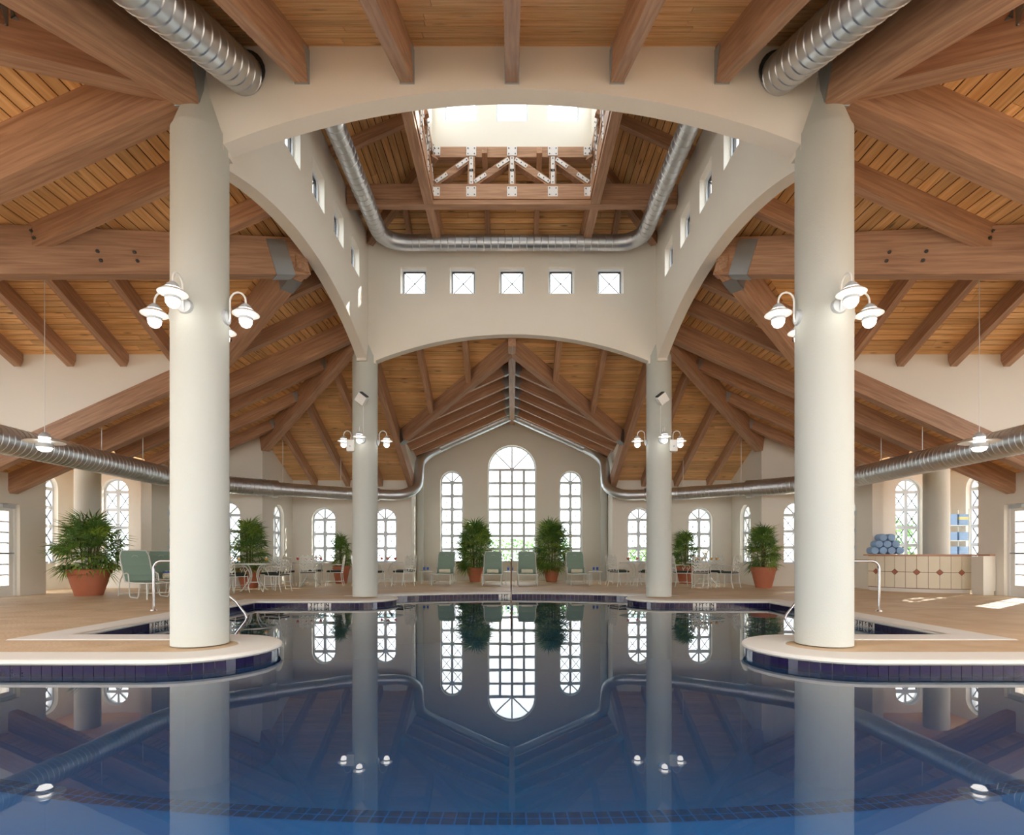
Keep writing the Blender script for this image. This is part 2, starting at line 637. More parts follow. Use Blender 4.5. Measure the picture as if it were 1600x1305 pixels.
for c, d in vis:
    mt = Matrix.Translation((c.x, c.y, 0)) @ Matrix.Rotation(math.atan2(d.y, d.x), 4, 'Z')
    if is_mark(c):
        link('marker_tile', mark_me, pool, mt)
        continue
    if cnt < 290:
        link('tile', tile_me, pool, mt); cnt += 1
    else:
        rest.add([mt @ v.co for v in tile_me.vertices], [tuple(p.vertices) for p in tile_me.polygons])
if rest.v:
    o = obj('far_tiles', rest, 'tile', pool, label='dark blue waterline tiles along the far edges'); o['kind'] = 'stuff'


def text_mesh(txt, size, m, extrude=0.001):
    cu = bpy.data.curves.new('letters', 'FONT')
    cu.body = txt; cu.size = size; cu.align_x = 'CENTER'; cu.align_y = 'CENTER'; cu.extrude = extrude; cu.offset = 0.003
    to = bpy.data.objects.new('letters', cu); COL.objects.link(to)
    dg = bpy.context.evaluated_depsgraph_get()
    me = bpy.data.meshes.new_from_object(to.evaluated_get(dg))
    bpy.data.objects.remove(to)
    me.materials.clear(); me.materials.append(M[m])
    return me


for (nm, tx), (c, d, wd) in marks.items():
    nrm = Vector((-d.y, d.x))             # towards the water
    mt = frame((c.x + nrm.x * 0.0085, c.y + nrm.y * 0.0085, -0.082), (-d.x, -d.y, 0), (0, 0, 1))
    o = link('depth_marking', text_mesh(nm, 0.104, 'ink'), pool, mt)
    o['label'] = 'black depth marking'

# ------------------------------------------------------------------ walls
WT = 0.30


def W(s, typ, pos):
    """frame of a wall face; B faces the camera at y = pos, S faces the centre line at |x| = pos"""
    if typ == 'B':
        return frame((0, pos, 0), (1, 0, 0), (0, 0, 1)), (lambda a: -s * a)
    if s < 0:
        return frame((-pos, 0, 0), (0, 1, 0), (0, 0, 1)), (lambda a: a)
    return frame((pos, 0, 0), (0, -1, 0), (0, 0, 1)), (lambda a: -a)


WIN = [0]


def pane_set(root, cells, m='glass'):
    for c in cells:
        obj('pane', MB().poly(c, [], ID, -0.004, 0.004), m, root)


def arched_window(mtx, cx, w, sill, spring, cols, rows, lattice=True, back=0.17, label=None):
    """round-headed window in an opening; own object with frame, rails, mullions, lattice bars and panes"""
    WIN[0] += 1
    root = link('window_%d' % WIN[0], None, None, mtx @ Matrix.Translation((cx, sill, -back)))
    struct(root, label or 'arched window with grey metal bars')
    h = spring - sill; r = w / 2; fw = 0.055; br = 0.095
    out = arch_pts(0, w, 0, h); inn = arch_pts(0, w - 2 * fw, fw, h)
    obj('frame', MB().poly(out, [inn], ID, -0.04, 0.05), 'frame', root)
    cw = w / cols; rh = h / rows
    for i in range(1, cols):
        x = -r + i * cw
        obj('mullion', MB().box(x - br / 2, x + br / 2, fw, h, -0.035, 0.045), 'frame', root)
    for j in range(1, rows + 1):
        obj('rail', MB().box(-r + fw, r - fw, j * rh - br / 2, j * rh + br / 2, -0.03, 0.04), 'frame', root)
    # fan head
    for ang in ((90,) if cols < 2 else (45, 90, 135)):
        a = R(ang)
        obj('fan_bar', MB().bar((0, h + .01, 0), ((r - fw / 2) * math.cos(a), h + (r - fw / 2) * math.sin(a), 0), 0.055 if ang == 90 else .045, 0.05), 'frame', root)
    cells = []
    for i in range(cols):
        for j in range(rows):
            x0, x1 = -r + i * cw + fw * .8, -r + (i + 1) * cw - fw * .8
            y0, y1 = j * rh + fw * .8, (j + 1) * rh - fw * .8
            cells.append([(x0, y0), (x1, y0), (x1, y1), (x0, y1)])
            if lattice:
                lb = MB().bar((x0, y0, .004), (x1, y1, .004), 0.022, 0.016, (0, 0, 1)).bar((x0, y1, .004), (x1, y0, .004), 0.022, 0.016, (0, 0, 1))
                obj('lattice_bar', lb, 'muntin', root)
    rr = r - fw * .6
    for k in range(4):
        seg = [(0, h + .03)] + [(rr * math.cos(PI * (k / 4 + t / 16)), h + max(.03, rr * math.sin(PI * (k / 4 + t / 16)))) for t in range(5)]
        cells.append(seg)
    pane_set(root, cells)
    # sloping white sill
    obj('sill', MB().box(-r - .03, r + .03, -0.03, 0.0, -0.02, back + 0.02), 'white_wall', root)
    return root


def square_window(mtx, cx, cz, w, h, back, label, dark=True, lattice=True):
    WIN[0] += 1
    root = link('window_%d' % WIN[0], None, None, mtx @ Matrix.Translation((cx, cz, -back)))
    struct(root, label)
    obj('frame', MB().poly(rect_pts(0, 0, w, h), [rect_pts(0, -.012, w - .07, h - .075)], ID, -.02, .05), 'frame', root)
    if dark:
        obj('sash', MB().poly(rect_pts(0, -.012, w - .07, h - .075), [rect_pts(0, -.012, w - .12, h - .125)], ID, -.02, .02), 'dark_frame', root)
    if lattice:
        a, b = (w - .12) / 2, (h - .125) / 2
        obj('lattice_bar', MB().bar((-a, -b - .012, 0), (a, b - .012, 0), .018, .018).bar((-a, b - .012, 0), (a, -b - .012, 0), .018, .018), 'muntin', root)
    obj('pane', MB().poly(rect_pts(0, -.012, w - .1, h - .1), [], ID, -.004, .004), 'glass', root)
    return root


def side(s):
    return 'left' if s < 0 else 'right'


def wall(name, s, typ, pos, poly, wins=(), thick=WT, m='plaster', label=None):
    mtx, fa = W(s, typ, pos)
    holes = [arch_pts(fa(c), w, sill, spring) for c, w, sill, spring, *_ in wins]
    o = struct(obj(name, MB().poly([(fa(a), b) for a, b in poly], holes, mtx, 0, -thick), m), label)
    for c, w, sill, spring, cols, rows, lat, lab in wins:
        arched_window(mtx, fa(c), w, sill, spring, cols, rows, lat, label=lab)
    return o


# gable wall at the far end with the tall window and its two companions
YB = YC + 11.755
wall('wall_back_gable', 1, 'B', YB, [(-3.6, -.2), (3.6, -.2), (3.6, H(VO) - SL * 3.6 + .06), (0, 6.38), (-3.6, H(VO) - SL * 3.6 + .06)],
     [(0, 1.84, .68, 4.24, 4, 7, False, 'tall wide arched window in the centre of the far gable wall'),
      (2.30, .87, .68, 3.74, 2, 6, True, 'narrow arched window left of the tall window in the far gable'),
      (-2.24, .87, .68, 3.74, 2, 6, True, 'narrow arched window right of the tall window in the far gable')], label='cream gable wall at the far end')
for s in (-1, 1):
    sd = side(s)
    ew = 4.72
    # A: lower wall facing the pool, with two windows
    wall('wall_back_%s' % sd, s, 'B', YC + 10.15, [(-8.0, -.2), (-3.62, -.2), (-3.62, H(10.15) + .05), (-8.0, H(10.15) + .05)],
         [(-6.65, .84, .70, 2.22, 2, 3, True, 'arched window in the %s part of the far wall, nearer the corner' % sd),
          (-4.50, .84, .70, 2.22, 2, 3, True, 'arched window in the %s part of the far wall, nearer the gable' % sd)], label='cream lower wall %s of the far gable' % sd)
    # cheek of the far dormer
    wall('wall_back_cheek_%s' % sd, s, 'S', 3.55, [(YC + 7.7, 4.75), (YC + 10.146, H(10.146)), (YC + 10.146, -.2), (YB, -.2), (YB, 4.75)], thick=.16)
    wall('wall_step_%s' % sd, s, 'S', 7.75, [(YC + 7.746, -.2), (YC + 10.15, -.2), (YC + 10.15, H(10.15) + .05), (YC + 7.746, H(7.746) + .05)],
         [(YC + 8.98, .84, .70, 2.22, 2, 3, True, 'arched window in the narrow return wall at the %s corner' % sd)])
    wall('wall_corner_%s' % sd, s, 'B', YC + 7.75, [(-10.4, -.2), (-7.9, -.2), (-7.9, H(7.9) + .05), (-10.4, H(10.4) + .05)],
         [(-8.87, .84, .70, 2.22, 2, 3, True, 'arched window in the %s corner wall behind the palm' % sd)])
    wall('wall_return_%s' % sd, s, 'S', 10.15, [(15.86, -.2), (YC + 7.75, -.2), (YC + 7.75, H(10.15) + .1), (15.86, H(10.15) + .1)],
         [(16.95, .74, .70, 2.22, 2, 3, True, 'arched window beside the %s alcove' % sd)])
    wall('wall_alcove_back_%s' % sd, s, 'B', 16.6, [(-13.2, -.2), (-10.3, -.2), (-10.3, 3.6), (-13.2, 3.6)],
         [(-11.70, .78, .74, 2.84, 2, 4, True, 'tall arched window in the %s alcove, facing the pool' % sd)])
    wall('wall_alcove_side_%s' % sd, s, 'S', 12.9, [(14.2, -.2), (16.9, -.2), (16.9, 3.6), (14.2, 3.6)],
         [(15.62, .78, .74, 2.84, 2, 4, True, 'arched window on the outer side of the %s alcove' % sd)])
    # outer wall with the glass door
    mtx, fa = W(s, 'S', 11.75)
    dy0, dy1, dh = 12.45, 13.45, 2.18
    y_end = 7.5 if s < 0 else 6.5
    pl = [(y_end, -.2), (dy0, -.2), (dy0, dh), (dy1, dh), (dy1, -.2), (14.2, -.2), (14.2, 3.25), (y_end, 3.25)]
    struct(obj('wall_%s' % sd, MB().poly([(fa(a), b) for a, b in pl], [], mtx, 0, -1.15 if s > 5 else -.45), 'plaster'), 'cream outer wall with the %s glass door' % sd)
    # door
    root = link('door_%d' % (1 if s < 0 else 2), None, None, mtx @ Matrix.Translation((fa((dy0 + dy1) / 2), 0, -.14)))
    struct(root, 'white framed glass door in the %s wall' % sd)
    w = dy1 - dy0
    obj('door_frame', MB().poly([(-w / 2, 0), (w / 2, 0), (w / 2, dh), (-w / 2, dh)], [[(-w / 2 + .06, .02), (w / 2 - .06, .02), (w / 2 - .06, dh - .06), (-w / 2 + .06, dh - .06)]], ID, -.05, .06), 'white', root)
    leaf = obj('door_leaf', MB().poly([(-w / 2 + .065, .02), (w / 2 - .065, .02), (w / 2 - .065, dh - .065), (-w / 2 + .065, dh - .065)],
                                      [[(-w / 2 + .17, .26), (w / 2 - .17, .26), (w / 2 - .17, dh - .17), (-w / 2 + .17, dh - .17)]], ID, -.03, .03), 'white', root)
    hh = (dh - .43) / 7
    for k in range(7):
        z0 = .26 + k * hh
        obj('pane', MB().box(-w / 2 + .17, w / 2 - .17, z0, z0 + hh, -.003, .003), 'glass', root)
        if k:
            obj('glazing_bar', MB().box(-w / 2 + .17, w / 2 - .17, z0 - .012, z0 + .012, -.02, .02), 'muntin', root)
    obj('push_bar', MB().bar((-w / 2 + .1, 1.02, .075), (w / 2 - .1, 1.02, .075), .03, .03), 'steel', root)
    e = -s * (w / 2 - .26)
    obj('door_closer', MB().box(min(e - .17, e + .17), max(e - .17, e + .17), dh - .10, dh - .02, .05, .12).bar((e, dh - .02, .08), (e + s * .3, dh + .02, .05), .03, .02), 'grey_white', root)
    # side dormer cheek (white) far and near
    pc = [(-6.45, 5.30), (-12.0, H(12.0)), (-12.0, 5.30)]
    mtx, fa = W(s, 'B', YC + 2.3)
    struct(obj('wall_dormer_far_%s' % sd, MB().poly([(fa(a), b) for a, b in pc], [], mtx, 0, -.15), 'white_wall'), 'white triangular wall under the %s dormer roof' % sd)
    mtx, fa = W(s, 'B', YC - 2.3)
    struct(obj('wall_dormer_near_%s' % sd, MB().poly([(fa(a), b) for a, b in pc], [], mtx, 0, .15), 'white_wall'))

# gable ends of the side arms, each with an arched window high up
for s in (-1, 1):
    z_ = H(VO) - SL * 2.3
    wall('wall_gable_%s' % side(s), s, 'S', 12.0, [(YC - 2.4, H(12) - .1), (YC + 2.4, H(12) - .1), (YC + 2.4, z_), (YC, H(VO) + .05), (YC - 2.4, z_)],
         [(YC, 2.4, 2.98, 4.4, 4, 3, False, 'wide arched window high in the %s gable end' % side(s))], thick=.2)

# ------------------------------------------------------------------ tower walls on arches
def tower_poly():
    hs, z0, rise = 3.17, 5.50, 0.61
    rr = (hs * hs + rise * rise) / (2 * rise)
    cz = z0 + rise - rr
    a1 = math.asin(hs / rr)
    p = [(-3.565, 5.44), (-hs, 5.44)]
    p += [(rr * math.sin(-a1 + 2 * a1 * k / 32), cz + rr * math.cos(-a1 + 2 * a1 * k / 32)) for k in range(33)]
    p += [(hs, 5.44), (3.565, 5.44), (3.565, 8.75), (-3.565, 8.75)]
    return p


TW = [('front', frame((0, YC - 3.565, 0), (1, 0, 0), (0, 0, 1))),
      ('back', frame((0, YC + 3.345, 0), (1, 0, 0), (0, 0, 1))),
      ('left', frame((-3.345, YC, 0), (0, 1, 0), (0, 0, 1))),
      ('right', frame((3.345, YC, 0), (0, -1, 0), (0, 0, 1)))]
for nm, mtx in TW:
    holes = [rect_pts(1.143 * k, 7.37, .60, .62) for k in range(-2, 3)]
    pts = tower_poly()
    if nm in ('left', 'right'):   # fit between front and back walls
        pts = [(max(-3.345, min(3.345, a)), b) for a, b in pts]
    struct(obj('wall_tower_%s' % nm, MB().poly(pts, holes, mtx, 0, -.22), 'plaster'), 'cream tower wall on the %s arch with five square windows' % nm)
    order = ['first', 'second', 'middle', 'fourth', 'fifth']
    for k in range(-2, 3):
        square_window(mtx, 1.143 * k, 7.37, .60, .62, .16, '%s small square window from the left in the %s tower wall' % (order[k + 2], nm))

# columns
def column(name, x, y, r, h, label, taper=True):
    mb = MB()
    pr = [(r, 0.0), (r, h)]
    if taper:
        pr = [(r, 0.0), (r, h - .02), (r - .02, h + .02), (.14, h + .42), (.12, h + .6)]
    o = obj(name, mb.lathe(pr, 40), 'column', None, 40, Matrix.Translation((x, y, 0.013 if taper else 0)))
    struct(o, label)
    return o


for s in (-1, 1):
    column('column', s * CH, YC - CH - .05, .29, 5.62, 'thick round cream column at the front, %s side' % side(s))
    column('column', s * CH, YC + CH + .05, .29, 5.62, 'round cream column at the back, %s side' % side(s))
    column('column', s * 11.45, 15.2, .30, 3.45, 'short round column in the %s alcove' % side(s), False)
    column('column', s * 3.42, YB - .55, .13, 4.75, 'slim engaged column at the %s corner of the far gable wall' % side(s), False)

# ------------------------------------------------------------------ roofs: planks one by one under a deck
def board(parent, mtx_fn, u0a, u0b, u1a, u1b, v0, v1):
    """one plank: between v0 and v1; its ends run u0a->u0b (left) and u1a->u1b (right)"""
    g = 0.007
    cu = (u0a + u0b + u1a + u1b) / 4
    cv = (v0 + v1) / 2
    q = [(u0a + .003 - cu, v0 + g - cv), (u1a - .003 - cu, v0 + g - cv), (u1b - .003 - cu, v1 - g - cv), (u0b + .003 - cu, v1 - g - cv)]
    mb = MB().add([(a, b, 0) for a, b in q] + [(a, b, .018) for a, b in q],
                  [(0, 1, 2, 3), (7, 6, 5, 4), (0, 4, 5, 1), (1, 5, 6, 2), (2, 6, 7, 3), (3, 7, 4, 0)])
    obj('plank', mb, 'plank', parent, mtx=mtx_fn(cu, cv))


rnd = random.Random(3)


def roof(name, label, origin, U, V, intervals, vbreaks, pitch=0.14, parent=None):
    """origin + u*U + v*V (V = unit vector down the slope); boards run along U"""
    U = Vector(U); V = Vector(V).normalized(); N = U.cross(V)
    if N.z < 0:
        N = -N
    origin = Vector(origin)

    def mtx_fn(u, v):
        m = Matrix.Identity(4)
        c = origin + U * u + V * v
        for i in range(3):
            m[i][0], m[i][1], m[i][2], m[i][3] = U[i], V[i], N[i], c[i]
        return m
    back = MB()
    quads = []
    for va, vb in zip(vbreaks, vbreaks[1:]):
        k = max(1, round((vb - va) / pitch))
        for j in range(k):
            v0 = va + (vb - va) * j / k; v1 = va + (vb - va) * (j + 1) / k
            for (a0, a1), (b0, b1) in zip(intervals(v0 + 1e-4), intervals(v1 - 1e-4)):
                if max(a1 - a0, b1 - b0) < .05:
                    continue
                quads.append((a0, b0, a1, b1, v0, v1))
                back.add([origin + U * a0 + V * v0 + N * .035, origin + U * a1 + V * v0 + N * .035, origin + U * b1 + V * v1 + N * .035, origin + U * b0 + V * v1 + N * .035], [(0, 1, 2, 3)])
    root = parent
    if root is None:
        root = struct(obj(name, back, 'backing'), label)
    else:
        obj('roof_deck', back, 'backing', root)
    for a0, b0, a1, b1, v0, v1 in quads:
        lo, hi = max(a0, b0), min(a1, b1)
        cuts = []
        x = lo + rnd.uniform(1.0, 4.0)
        while x < hi - .7:
            cuts.append(x); x += rnd.uniform(2.6, 4.6)
        L = (a0, b0)
        for c in cuts:
            board(root, mtx_fn, L[0], L[1], c, c, v0, v1); L = (c, c)
        board(root, mtx_fn, L[0], L[1], a1, b1, v0, v1)
    return root


CS = math.sqrt(1 + SL * SL)      # slope length per metre of plan


def main_roof(name, label, U, out, lim_lo, lim_hi, cut, o0, o1, brk):
    """out: plan direction of the fall; u runs along U from the tower axis"""
    V = Vector(out) + Vector((0, 0, -SL))
    org = Vector((0, YC, 0)) + Vector(out) * o0 + Vector((0, 0, H(o0)))

    def iv(v):
        o = o0 + v / CS
        c = min(max(o - VO, 0), cut) if cut else 0
        lo, hi = lim_lo(o), lim_hi(o)
        return [(lo, hi)] if not cut or o < VO else [(lo, -c), (c, hi)]
    vb = [(b - o0) * CS for b in [o0] + [b for b in brk if o0 < b < o1] + [o1]]
    return roof(name, label, org, U, V, iv, vb)


c_back = main_roof('ceiling_back', 'pine boarded roof slope at the far side', (1, 0, 0), (0, 1, 0), lambda o: -min(o, 7.75), lambda o: min(o, 7.75), 3.55, 3.50, 10.2, (VO, 7.7, 7.75))
c_left = main_roof('ceiling_left', 'pine boarded roof slope on the left', (0, 1, 0), (-1, 0, 0), lambda o: -min(o, 7.6), lambda o: min(o, 7.75) if o < 10.15 else 4.5, 2.3, 3.50, 11.9, (VO, 6.45, 7.6, 7.75, 10.15))
c_right = main_roof('ceiling_right', 'pine boarded roof slope on the right', (0, 1, 0), (1, 0, 0), lambda o: -min(o, 7.6), lambda o: min(o, 7.75) if o < 10.15 else 4.5, 2.3, 3.50, 11.9, (VO, 6.45, 7.6, 7.75, 10.15))
c_front = main_roof('ceiling_front', 'dark pine boarded roof slope overhead', (1, 0, 0), (0, -1, 0), lambda o: -o, lambda o: o, 0, 3.50, 7.6, ())


def dormer(name, label, ridge, out, hw, end):
    """gabled dormer: ridge direction = ridge, each slope falls along +-out; boards run along the ridge"""
    root = None
    for sg in (-1, 1):
        V = Vector(out) * sg + Vector((0, 0, -SL))
        org = Vector((0, YC, H(VO)))
        iv = lambda v: [(VO + v / CS, end)]
        if root is None:
            root = roof(name, label, org, ridge, V, iv, [0, hw * CS])
        else:
            roof(name, None, org, ridge, V, iv, [0, hw * CS], parent=root)
    return root


for root_, pts_ in ((c_front, [(-7.6, -7.6), (7.6, -7.6), (9.2, -9.2), (-9.2, -9.2)]), (c_left, [(-7.6, -7.6), (-11.9, -7.6), (-11.9, -9.2), (-9.2, -9.2)]), (c_right, [(7.6, -7.6), (11.9, -7.6), (11.9, -9.2), (9.2, -9.2)])):
    zf = (lambda x, y: H(-y)) if root_ is c_front else (lambda x, y: H(abs(x)))
    obj('roof_deck', MB().add([(x, YC + y, zf(x, y) + .03) for x, y in pts_], [tuple(range(len(pts_)))]), 'plank', root_)  # unseen roof extension, added to narrow the sky opening in front
# unseen low wall added behind the camera to block low frontal daylight
struct(obj('wall_front', MB().box(-11.9, 11.9, -1.7, -1.4, -.2, 2.5), 'plaster'), 'added unseen cream wall behind the viewer, blocking low daylight')


d_back = dormer('ceiling_gable_back', 'gabled pine ceiling before the far wall', (0, 1, 0), (1, 0, 0), 3.56, 11.76)
d_left = dormer('ceiling_gable_left', 'gabled pine ceiling of the left arm', (-1, 0, 0), (0, 1, 0), 2.32, 12.0)
d_right = dormer('ceiling_gable_right', 'gabled pine ceiling of the right arm', (1, 0, 0), (0, 1, 0), 2.32, 12.0)
for s in (-1, 1):   # flat alcove ceilings
    x0, x1 = sorted((s * 10.2, s * 13.2))
    struct(obj('ceiling_alcove_%s' % side(s), MB().box(x0, x1, 13.95, 16.9, 3.44, 4.1), 'plank'), 'flat board ceiling over the %s alcove' % side(s))

# tower roof
TO, TI, TZ = 3.345, 1.60, 8.42
ct = None
for out, U in (((0, 1, 0), (1, 0, 0)), ((0, -1, 0), (1, 0, 0)), ((1, 0, 0), (0, 1, 0)), ((-1, 0, 0), (0, 1, 0))):
    V = -Vector(out) + Vector((0, 0, SL))
    org = Vector((0, YC, TZ)) + Vector(out) * TO
    r_ = roof('ceiling_tower', 'dark boarded tower roof rising to the cupola', org, U, V, lambda v: [(-(TO - v / CS), TO - v / CS)], [0, (TO - TI) * CS], parent=ct)
    ct = ct or r_

# ------------------------------------------------------------------ timbers (parts of the roofs)
def beam(parent, p0, p1, w, d, name='rafter', hang=None, hang_end=None, bolts=None):
    """timber with its top on the line p0-p1; hang = steel hanger at p0"""
    p0, p1 = Vector(p0), Vector(p1)
    dr = (p1 - p0).normalized()
    sd = Vector((0, 0, 1)).cross(dr)
    if sd.length < 1e-3:
        sd = Vector((1, 0, 0))
    sd.normalize()
    L = (p1 - p0).length
    o = obj(name, MB().box(0, L, -w / 2, w / 2, -d, 0), 'beam', parent, mtx=frame(p0, dr, sd))
    for at in ([hang] if hang is not None else []) + ([L - hang_end] if hang_end is not None else []):
        hl = .085 + .35 * w
        t = .010
        mb = MB().box(at - hl, at + hl, -w / 2 - t, -w / 2 - .001, -d - t, -.04).box(at - hl, at + hl, w / 2 + .001, w / 2 + t, -d - t, -.04)
        mb.box(at - hl, at + hl, -w / 2 - t, w / 2 + t, -d - t, -d - .001)
        hg = obj('hanger_plate', mb, 'steel', o)
    if bolts:
        for bx, bz in bolts:
            for sg in (-1, 1):
                obj('bolt', MB().lathe([(.026, 0), (.026, .008), (.012, .008), (.012, .02)], 10, (bx, sg * w / 2, bz), (0, sg, 0)), 'bolt', o)
    return o


def P(x, yo, z):
    return (x, YC + yo, z)


RW, RD = 0.14, 0.29
# far slope
for k in (-2, -1, 1, 2):
    x = 1.15 * k
    o1 = VO + abs(x)
    beam(c_back, P(x, 3.6, H(3.6)), P(x, o1, H(o1)), RW, RD)
for s in (-1, 1):
    beam(c_back, P(s * 3.5, 3.6, H(3.6)), P(s * 3.5, 10.1, H(10.1)), .18, .46, hang=None)
    for k in (4, 5, 6):
        x = s * 1.15 * k
        beam(c_back, P(x, abs(x), H(abs(x))), P(x, 10.1, H(10.1)), RW, RD, hang=.12)
    # hips and valleys
    beam(c_back, P(s * 3.62, 3.62, H(3.62)), P(s * 7.72, 7.72, H(7.72)), .24, .56, 'hip_beam')
    beam(c_back, P(s * .06, VO + .06, H(VO)), P(s * 3.5, VO + 3.5, H(VO + 3.5)), .18, .40, 'valley_beam', hang_end=.16)
# far dormer: ridge beam and rafters with hangers
beam(d_back, P(0, 3.6, H(VO) + .03), P(0, 11.7, H(VO) + .03), .18, .42, 'ridge_beam')
for k in range(5):
    yo = 5.75 + 1.12 * k
    lim = min(3.52, yo - VO)
    for s in (-1, 1):
        beam(d_back, P(s * .09, yo, H(VO) - SL * .09), P(s * lim, yo, H(VO) - SL * lim), RW, RD, hang=.12)
# side slopes
for s in (-1, 1):
    c = c_left if s < 0 else c_right
    d_ = d_left if s < 0 else d_right
    for yo in (-5.75, -4.6):
        beam(c, P(s * abs(yo), yo, H(abs(yo))), P(s * 11.7, yo, H(11.7)), RW, RD, hang=.12)
    for yo in (-3.5, 3.5):
        beam(c, P(s * 3.72, yo, H(3.72)), P(s * 11.9, yo, H(11.9)), .28 if yo < 0 else .22, .56 if yo < 0 else .44)
    for yo in (4.65, 5.8, 6.9):
        beam(c, P(s * yo, yo, H(yo)), P(s * min(11.7, 11.7 if yo < 4.5 else 10.12), yo, H(10.12)), RW, RD, hang=.14)
    for yo in (-1.15, 1.15):     # jack rafters onto the valleys
        o1 = VO + abs(yo)
        L = (o1 - 3.6) * CS
        beam(c, P(s * 3.6, yo, H(3.6)), P(s * (o1 + .1), yo, H(o1 + .1)), RW, RD, bolts=((L - .12, -.1), (L - .12, -.2)))
    for yo in (-2.3, 2.3):
        o1 = VO + abs(yo)
        L = (o1 - 3.6) * CS
        beam(c, P(s * 3.6, yo, H(3.6)), P(s * (o1 + .1), yo, H(o1 + .1)), RW, RD, bolts=((L - .12, -.1), (L - .12, -.2)))
        beam(c, P(s * (o1 + .12), yo, H(o1 + .12)), P(s * 11.9, yo, H(11.9)), .20, .40)
    for sg in (-1, 1):
        beam(c, P(s * 3.62, sg * 3.62, H(3.62)), P(s * 7.6, sg * 7.6, H(7.6)), .24, .56, 'hip_beam') if sg < 0 else None
        e = 2.75 if sg < 0 else 2.35
        beam(c, P(s * 3.70, 0.0, H(VO) + .12), P(s * (VO + e), sg * e, H(VO + e)), .22, .60, 'valley_beam', hang=.45,
             bolts=((2.6, -.3), (2.6, -.42), (3.05, -.3), (3.05, -.42)))
    for k in range(6):           # dormer rafters
        x = 6.0 + 1.13 * k
        lim = min(2.3, x - VO)
        for sg in (-1, 1):
            beam(d_, P(s * x, sg * .08, H(VO) - SL * .08), P(s * x, sg * (lim + .05), H(VO) - SL * (lim + .05)), RW, RD)
    beam(d_, P(s * 3.9, 0, H(VO) + .03), P(s * 12, 0, H(VO) + .03), .16, .40, 'ridge_beam')
# overhead slope
for k in range(-2, 3):
    beam(c_front, P(1.15 * k, -3.57, H(3.57)), P(1.15 * k, -7.5, H(7.5)), .14, .37, hang=.05)
for s in (-1, 1):
    beam(c_front, P(s * 3.5, -3.72, H(3.72)), P(s * 3.5, -7.5, H(7.5)), .26, .62, hang=.06)
    for k in (4, 5):
        x = s * 1.15 * k
        beam(c_front, P(x, -abs(x), H(abs(x))), P(x, -7.5, H(7.5)), RW, RD, hang=.12)
# tower timbers
for k in (-.55, .55):
    for out in ((0, 1), (0, -1), (1, 0), (-1, 0)):
        a = Vector((out[0] * TO + (k if out[1] else 0), out[1] * TO + (k if out[0] else 0)))
        b = Vector((out[0] * TI + (k if out[1] else 0), out[1] * TI + (k if out[0] else 0)))
        beam(ct, P(a.x, a.y, TZ), P(b.x, b.y, TZ + SL * (TO - TI)), .11, .2)
for sx in (-1, 1):
    for sy in (-1, 1):
        beam(ct, P(sx * TO, sy * TO, TZ), P(sx * TI, sy * TI, TZ + SL * (TO - TI)), .16, .28, 'hip_beam')
        for out in (0, 1):
            for q in (2.35,):
                a = (sx * TO, sy * q) if out else (sx * q, sy * TO)
                b = (sx * q, sy * q)
                beam(ct, P(a[0], a[1], TZ), P(b[0], b[1], TZ + SL * (TO - q)), .11, .2)

# trusses round the cupola well
TP = 1.68


def truss(nm, mtx, label, full):
    """local x along the truss, y up, z towards the well"""
    t = thing('roof_truss', label, 'truss')
    t.matrix_world = mtx
    zb, zt = 8.14, 9.20
    e = 3.33 if full else TP
    obj('bottom_chord', MB().box(-e, e, zb, zb + .30, -.11, .11), 'beam', t)
    obj('lower_flange', MB().box(-e, e, zb - .10, zb - .002, -.09, .09), 'beam', t)
    obj('top_chord', MB().box(-TP, TP, zt - .21, zt, -.09, .09), 'beam', t)
    y0, y1 = zb + .30, zt - .21
    tk = .096
    def plate(cx, cy, w, h, ang=0.0, nb=(2, 2)):
        for z in (-1, 1):
            m = Matrix.Translation((cx, cy, z * (tk + .009))) @ Matrix.Rotation(ang, 4, 'Z')
            p = obj('node_plate', MB().box(-w / 2, w / 2, -h / 2, h / 2, -.006, .006), 'white_plate', t, mtx=m)
            if z > 0 and nm in ('back', 'left', 'right'):
                for i in range(nb[0]):
                    for j in range(nb[1]):
                        bx = 0 if nb[0] == 1 else (i / (nb[0] - 1) - .5) * (w - .07)
                        by = 0 if nb[1] == 1 else (j / (nb[1] - 1) - .5) * (h - .07)
                        obj('bolt', MB().lathe([(.013, 0), (.013, .012)], 6, (bx, by, .006)), 'bolt', p)
    N = .82
    for x in (-N, 0, N):
        obj('strut', MB().box(x - .07, x + .07, y0, y1, -.09, .09), 'beam', t)
        plate(x, y1 - .15, .075, .30, 0, (1, 3)); plate(x, y0 + .15, .075, .30, 0, (1, 3))
        plate(x, zt - .10, .20, .18); plate(x, zb + .15, .20, .20)
    for xa, xb in ((-TP + .08, -N), (-N, 0), (N, 0), (TP - .08, N)):
        p0, p1 = Vector((xa, y0, 0)), Vector((xb, y1, 0))
        d = (p1 - p0)
        obj('diagonal', MB().bar(p0, p1, .14, .17, (0, 0, 1)), 'beam', t)
        an = math.atan2(d.y, d.x)
        u = d.normalized()
        for q in (p0 + u * .22, p1 - u * .22):
            plate(q.x, q.y, .28, .075, an, (3, 1))
    for x in (-TP + .13, TP - .13):
        plate(x, zt - .10, .22, .17, 0, (3, 2)); plate(x, zb + .15, .2, .18)
    return t


